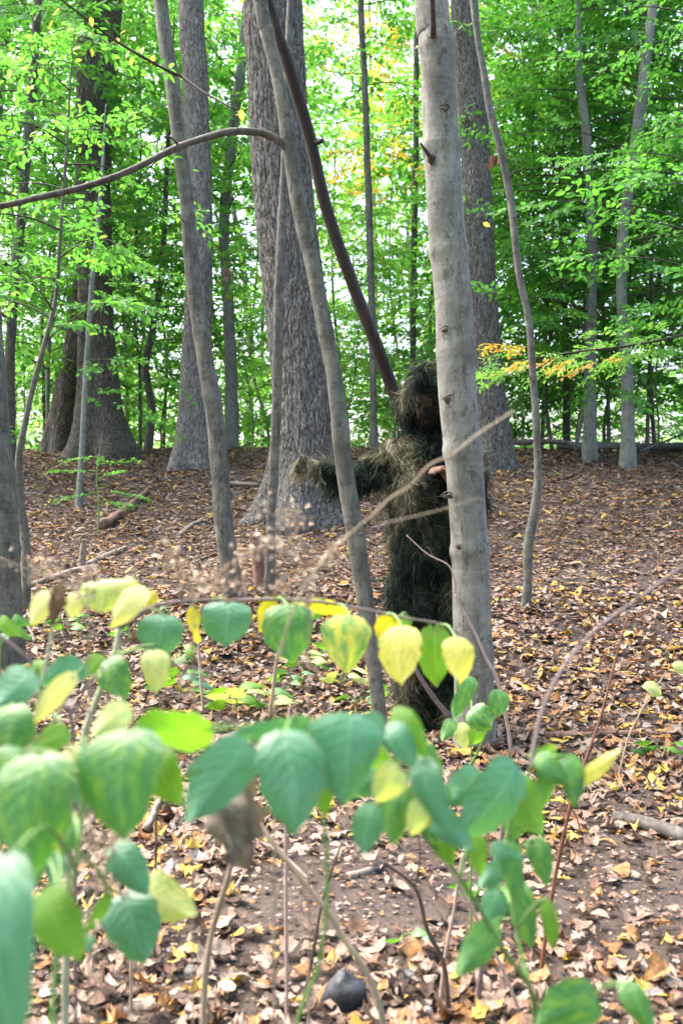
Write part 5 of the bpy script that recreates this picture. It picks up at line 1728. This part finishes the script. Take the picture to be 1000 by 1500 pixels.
# 8. small plant at the foot of the smooth beech
pl, _ = plant('beech_foot_plant', 'fresh green seedling just in front of the smooth beech foot', 'plant', 685, 2.7)
s_a = stem_px([ground_px(688, 2.7), (690, 1130, 2.7), (688, 1070, 2.68), (690, 1030, 2.66), (684, 995, 2.66)], 4, 2.5, 's_green', pl)
s_b = stem_px([(690, 1120, 2.7), (712, 1075, 2.65), (728, 1040, 2.6), (732, 1015, 2.6)], 4, 2.5, 's_green', pl, 'side_shoot')
for a in [((664, 1056), (646, 1086), 22, 2.6, 'green'), ((690, 1040), (720, 1066), 40, 2.5, 'green'), ((686, 992), (682, 1034), 30, 2.6, 'green'), ((730, 1012), (730, 1050), 32, 2.5, 'green'), ((676, 1060), (680, 1100), 24, 2.66, 'pale'), ((702, 1062), (690, 1092), 26, 2.6, 'bright'), ((680, 1012), (664, 1052), 24, 2.7, 'green')]:
    kleaf(a[0], a[1], a[2], a[3], a[4], pl, roll=random.uniform(-.3, .3), stem=s_a if a[0][0] < 725 else s_b)

# ---- dry stalks and twigs
def stalk(label, cat, pts, d0, d1, mat, name='dry_stalk', side=(), ground=True, group=None, rooted=False):
    if rooted:
        Yr = on_ground(pts[0][0], pts[0][1])[1]
        pts = [(a_, b_, Yr + (c_i - pts[0][2])) for a_, b_, c_i in pts]
        side = [[(a_, b_, Yr) for a_, b_, c_i in sp_] for sp_ in side]
    Y0 = pts[0][2]
    q_ = ([ground_px(pts[0][0], Y0)] if ground else []) + list(pts)
    x = (pts[0][0] - 500) / FPX * Y0
    root = thing(name, label, cat, (x, Y0, float(G(x, Y0))), group)
    s_ = stem_px(q_, d0, d1, mat, root, 'stem', knots=len(q_))
    for sp_ in side:
        stem_px(sp_, d1 * .8, d1 * .4, mat, root, 'side_twig')
    return root, s_


dl, s_ = stalk('dry tan stalk with a crumpled grey-brown leaf hanging at its top', 'stalk', [(298, 1500, 1.7), (305, 1400, 1.7), (320, 1330, 1.68), (338, 1270, 1.66), (346, 1200, 1.64), (350, 1140, 1.62)], 12, 8, 's_tan')
kleaf((346, 1136), (341, 1268), 84, 1.5, 'grey', dl, crumple=.55, roll=.35, fold=.5, stem=s_, label='crumpled dry grey-brown leaf')
kleaf((352, 1145), (308, 1218), 52, 1.54, 'grey', dl, crumple=.5, roll=-.6, stem=s_)
kleaf((350, 1190), (378, 1228), 36, 1.52, 'grey', dl, crumple=.5, roll=.5, stem=s_)
stalk('bare tan stalk slanting down from the pale leaves to the bottom edge', 'stalk', [(562, 1510, 1.6), (495, 1362, 1.62), (440, 1285, 1.64), (400, 1236, 1.66), (372, 1195, 1.68)], 12, 8, 's_tan')
stalk('thin dark twig rising left of the dark stone', 'twig', [(438, 1500, 2.1), (458, 1400, 2.1), (472, 1320, 2.1), (500, 1235, 2.1)], 6, 3, 's_dark', 'bare_twig', rooted=True)
stalk('dark forked twig rising right of the dark stone to the bare soil', 'twig', [(657, 1505, 1.9), (650, 1415, 1.9), (625, 1360, 1.9), (607, 1300, 1.9), (560, 1262, 1.9)], 9, 4, 's_dark', 'bare_twig', side=[[(607, 1300, 1.9), (614, 1262, 1.9), (612, 1215, 1.9)]], rooted=True)
stalk('thin pale stalk crossing behind the green arching stem', 'stalk', [(765, 1500, 1.6), (740, 1430, 1.6), (690, 1330, 1.6), (652, 1265, 1.6), (615, 1222, 1.6)], 6, 4, 's_pink', rooted=True)
stalk('thin pale upright stalk behind the green arching stem', 'stalk', [(642, 1500, 2.0), (650, 1412, 2.0), (665, 1330, 2.0), (677, 1250, 2.0)], 6, 4, 's_pink', rooted=True)
stalk('pinkish brown upright stem behind the bright green leaf', 'stalk', [(698, 1480, 1.8), (714, 1334, 1.8), (730, 1250, 1.8), (742, 1172, 1.8)], 10, 6, 's_purple', rooted=True)
stalk('red-brown stem rising from the soil to the yellow leaf at right', 'stalk', [(790, 1440, 1.9), (806, 1321, 1.9), (835, 1180, 1.9), (862, 1100, 1.9), (882, 1040, 1.9), (905, 950, 1.9), (918, 905, 1.9)], 7, 3, 's_red', side=[[(882, 1040, 1.9), (905, 1010, 1.9), (935, 960, 1.9)], [(835, 1180, 1.9), (848, 1215, 1.95), (838, 1270, 2.0)]], rooted=True)
stalk('pale yellow-leaved thin stalk standing on the slope by the right edge', 'stalk', [(905, 1140, 2.3), (920, 1080, 2.3), (945, 1030, 2.3), (975, 985, 2.3)], 4, 2, 's_tan', rooted=True)
stalk('dark thin upright twig beside the big green leaf', 'twig', [(226, 1420, 1.9), (228, 1290, 1.9), (229, 1190, 1.9)], 4, 3, 's_dark', 'bare_twig', rooted=True)
stalk('thin dry stalk in the shade of the big leaves, left of centre', 'stalk', [(192, 1500, 1.9), (193, 1400, 1.9), (196, 1330, 1.9)], 6, 4, 's_tan', rooted=True)
stalk('thin tan upright stalk under the row of hanging leaves', 'stalk', [(298, 1046, 2.3), (291, 948, 2.3), (288, 900, 2.3)], 5, 3, 's_pink', rooted=True)
stalk('thin brown upright stalk below the round green leaf', 'stalk', [(395, 1052, 2.2), (404, 975, 2.2), (410, 940, 2.2)], 6, 4, 's_tan', rooted=True)
stalk('purple-brown stem slanting between yellow leaves and the beech foot', 'stalk', [(692, 1092, 2.5), (660, 1052, 2.5), (632, 1018, 2.5), (606, 975, 2.5), (590, 930, 2.5)], 9, 5, 's_purple', rooted=True)
stalk('pale curving twig in front of the smooth beech trunk', 'twig', [(748, 1112, 2.9), (745, 1078, 2.9), (730, 1002, 2.9), (712, 965, 2.9), (692, 920, 2.9), (675, 890, 2.9), (667, 870, 2.9)], 6, 4, 's_pink', 'bare_twig', side=[[(667, 872, 2.9), (664, 845, 2.9), (655, 827, 2.9), (625, 811, 2.9), (595, 784, 2.9)]], rooted=True)
stalk('long tan twig crossing before the chest of the figure up to the right', 'twig', [(402, 1080, 1.4), (410, 960, 1.4), (440, 870, 1.4), (470, 825, 1.4), (500, 793, 1.4), (545, 755, 1.4), (575, 727, 1.4), (600, 713, 1.4), (628, 682, 1.4), (662, 666, 1.4), (700, 636, 1.4), (752, 602, 1.4)], 4.5, 3, 's_tan', 'bare_twig',
      side=[[(545, 755, 1.4), (548, 768, 1.4), (600, 758, 1.39), (655, 744, 1.38), (705, 728, 1.37)]])
0 and stalk('pinkish twig leading right across the figure and the beech trunk', 'twig', [(520, 1000, 2.15), (528, 860, 2.15), (538, 771, 2.15), (590, 764, 2.15), (640, 753, 2.15), (690, 738, 2.15), (728, 720, 2.15)], 4, 6, 's_pink', 'bare_twig')
0 and stalk('short dark twig before the hips of the figure', 'twig', [(735, 1100, 2.4), (725, 900, 2.4), (700, 836, 2.4), (658, 828, 2.4), (625, 811, 2.4), (595, 784, 2.4)], 3, 6, 's_purple', 'bare_twig')
stalk('brown-purple twig at the left edge above the big leaves', 'twig', [(110, 1150, 1.5), (90, 1030, 1.5), (60, 985, 1.5), (30, 955, 1.5), (-10, 925, 1.5)], 5, 6, 's_purple', 'bare_twig')
stalk('pale slanting twig low behind the centre leaves', 'twig', [(420, 1070, 2.4), (440, 1058, 2.4), (462, 1038, 2.4)], 6, 4, 's_pink', 'bare_twig')


# ---- dried seed heads
def seed_head(label, stems, Y, seed, n):
    r = random.Random(seed)
    root = thing('seed_head', label, 'seed head', (P(stems[0][0][0], 750, Y)[0], Y, float(G(P(stems[0][0][0], 750, Y)[0], Y))), 'dried seed heads above the leaf row')
    fl_ = MB()
    for k, st in enumerate(stems):
        pts = [(a, b, Y + .02 * k) for a, b in st]
        if k == 0:
            pts = [ground_px(st[0][0], Y)] + pts
        c_ = stem_px(pts, 3.5, 1.6, 's_tan', root, 'stem' if k == 0 else 'side_twig')
        lo = int(len(c_) * (.72 if k == 0 else .25))
        for q_ in range(n):
            p = c_[r.randrange(lo, len(c_))] + np.array([r.gauss(0, .010), r.gauss(0, .010), r.gauss(0, .010)])
            m = rot_z(r.uniform(0, 6.3)) @ rot_y(r.uniform(-1.3, 1.3)) @ rot_x(r.uniform(0, 6.3))
            s = r.uniform(.005, .013)
            V = np.array([[0, 0, 0], [.5, .4, .15], [1, 0, -.1], [.5, -.4, .15], [.5, 0, .35]]) @ m.T * s + p
            fl_.add(V, np.array([[0, 4, 1, 1], [1, 4, 2, 2], [2, 4, 3, 3], [3, 4, 0, 0]]))
    o = fl_.build('seed_flakes', K['flake'], root, smooth=False)
    o['kind'] = 'stuff'
    return root


seed_head('beige dried seed head before the foot of the leaning sapling', [[(283, 950), (285, 880), (288, 850), (300, 828)], [(287, 855), (320, 840), (350, 818), (372, 805), (400, 795)], [(288, 850), (262, 838), (255, 805)], [(287, 862), (330, 862), (360, 852)]], 1.5, 1, 70)
seed_head('beige dried seed head before the thin straight stem', [[(452, 950), (452, 880), (440, 830), (414, 771), (395, 750), (384, 738)], [(436, 815), (405, 800), (385, 790)], [(445, 850), (410, 860), (392, 858)], [(428, 790), (440, 760), (418, 745)], [(440, 838), (470, 830), (490, 800)]], 1.6, 2, 55)
seed_head('pinkish dried seed head at the left before the edge trunk', [[(130, 950), (128, 900), (110, 862), (84, 850), (55, 840), (20, 825), (-5, 815)], [(84, 850), (70, 835), (42, 828)], [(110, 862), (130, 845), (138, 835)]], 1.5, 3, 40)
seed_head('dry beige flower cluster above the hanging blue-green leaf at lower left', [[(140, 1330), (142, 1290), (140, 1250), (135, 1215), (128, 1195)], [(140, 1255), (160, 1240), (165, 1210)], [(138, 1235), (122, 1225), (118, 1205)], [(142, 1290), (175, 1295), (180, 1270)]], 1.3, 4, 45)


# ---- low seedlings on the forest floor
def seedling(label, px, py, h, nl, lpx, mats, seed, spread=1.0, name='seedling'):
    r = random.Random(seed)
    b = on_ground(px, py)
    Y = b[1]
    root = thing(name, label, 'seedling', b, 'low green seedlings on the forest floor')
    st = stem_px([(px, py + 4, Y), (px + r.uniform(-4, 4), py - h * .5, Y), (px + r.uniform(-8, 8), py - h, Y)], 2.6, 1.4, 's_green', root)
    for k in range(nl):
        f = .35 + .65 * (k + .5) / nl
        x0, y0 = px + r.uniform(-4, 4), py - h * f
        a = r.uniform(-.5, .35) + (math.pi if k % 2 else 0)
        l0 = lpx * r.uniform(.8, 1.3)
        d0 = lpx * r.uniform(.2, .9) * spread
        x1, y1 = x0 + math.cos(a) * d0, y0 + abs(math.sin(a)) * d0 * .3 - d0 * .15
        kleaf((x1, y1), (x1 + math.cos(a) * l0, y1 + l0 * r.uniform(-.05, .35)), lpx * .5, Y + r.uniform(-.08, .08), r.choice(mats), root, dy=r.uniform(-.08, .04), roll=r.uniform(-1.1, -.5), stem=st)
    return root


sb = on_ground(143, 784)
sdl = thing('seedling', 'leafy green seedling at the foot of the pale thin sapling, above the red log', 'seedling', sb, 'low green seedlings on the forest floor')
ss_ = stem_px([(143, 788, sb[1]), (145, 740, sb[1]), (142, 700, sb[1]), (146, 664, sb[1])], 3, 1.6, 's_green', sdl)
sl = MB()
rs = random.Random(12)
for (px, py, az, sz_k) in [(144, 690, math.pi, .55), (144, 680, .1, .5), (146, 668, 1.8, .4), (144, 715, .2, .6), (144, 722, 3.4, .5), (144, 736, .6, .5), (146, 700, -1.0, .5), (146, 670, 3.6, .45), (144, 728, -.7, .45)]:
    sv, sf, tw = SPRAYS[rs.randrange(8)]
    m = rot_z(az) @ rot_y(rs.uniform(-.2, .3)) @ rot_x(rs.uniform(-.3, .3))
    sl.add(sv @ m.T * sz_k + P(px, py, sb[1]), sf)
    stem_px([(143, py, sb[1]), (143 + 12 * math.cos(az), py - 1, sb[1])], 1.4, 1, 's_green', sdl, 'side_shoot')
sl.build('leaves', M['leaf_green'], sdl, smooth=False)
for k, a in enumerate([('low green plant before the crooked trunk foot', 490, 972, 34, 7, 22), ('low yellow-green plant left of the crooked trunk foot', 445, 990, 36, 7, 22),
          ('little green sprout below the round green leaf', 425, 1012, 30, 6, 20), ('broad-leaved low plant under the leaf row at the left', 262, 1030, 50, 8, 30),
          ('yellowing low plant left of centre above the pale leaves', 345, 1052, 48, 7, 32), ('pale yellow low plant at centre above the pale leaves', 380, 1048, 40, 6, 30),
          ('green low plant between crooked trunk and figure feet', 582, 1030, 26, 5, 24), ('small sprout right of the crooked trunk foot', 520, 1040, 26, 5, 22),
          ('low green creeping plant left by the edge trunk', 95, 935, 36, 8, 18), ('small green plant on leaves below the brown log', 190, 942, 30, 6, 20),
          ('green sprout under the hanging teal leaves', 250, 985, 40, 7, 24), ('little green plant at the right edge on the slope', 968, 1110, 22, 6, 24),
          ('low plant far left of the seed heads on the slope', 225, 905, 22, 5, 15), ('small plant under the yellow leaves', 500, 1010, 30, 5, 22),
          ('tiny seedling at the foot of the red-brown stem', 700, 1330, 40, 5, 30), ('tiny sprout on soil by the small black stone', 590, 1392, 26, 3, 32)]):
    seedling(a[0], a[1], a[2], a[3], a[4], a[5], ['green', 'bright', 'teal', 'green'] if 'yellow' not in a[0] else ['pale', 'bright', 'pale', 'green'], 20 + k)
for k, a in enumerate([((944, 1002), (968, 1018), 24, 'pale'), ((988, 970), (1003, 984), 22, 'pale')]):
    b = P(a[0][0], a[0][1], 4.1)
    rt = thing('hanging_leaf', ['pale yellow-green leaf on the thin stalk over the slope', 'pale leaf cut by the right edge over the slope'][k], 'leaf', b)
    kleaf(a[0], a[1], a[2], 4.1, a[3], rt, dy=-.03, roll=-.5, pet=False, name='blade')
# withered leaf bunches caught in the branches
for lab, px, py, Y, n, s in [('withered brown leaf bunch hanging before the pale trunk with holes', 334, 404, 12.5, 12, .09), ('dark withered leaf bunch right of the tall furrowed trunk', 725, 236, 9.0, 12, .075), ('small withered leaf bunch beside the wavy young beech', 928, 312, 12.6, 10, .08)]:
    r = random.Random(px)
    rt = thing('withered_leaf_bunch', lab, 'leaf bunch', P(px, py, Y))
    mb = MB()
    for k in range(n):
        m = rot_z(r.uniform(0, 6.3)) @ rot_y(r.uniform(.6, 1.6)) @ rot_x(r.uniform(-1, 1))
        mb.add(LV @ m.T * s * r.uniform(.8, 1.3) + P(px, py - 8, Y) + np.array([r.gauss(0, .025), r.gauss(0, .025), r.gauss(0, .03)]), LF)
    mb.build('leaves', M['leaf_dead'], rt, smooth=False)
    V, F = tube(catmull([P(px, py - 8, Y), P(px + 6, py - 22, Y), P(px + (16 if px != 928 else -10), py - 30, Y)], 8), .004, 5)
    obj('twig', V, F, M['twig'], rt)
lv = thing('drifting_leaf', 'single yellow leaf in the air before the tall furrowed trunk', 'leaf', P(711, 325, 8))
obj('blade', LV @ (rot_z(.5) @ rot_y(.3) @ rot_x(-1.0)).T * .075 + P(707, 326, 8), LF, M['leaf_gold'], lv, smooth=False)
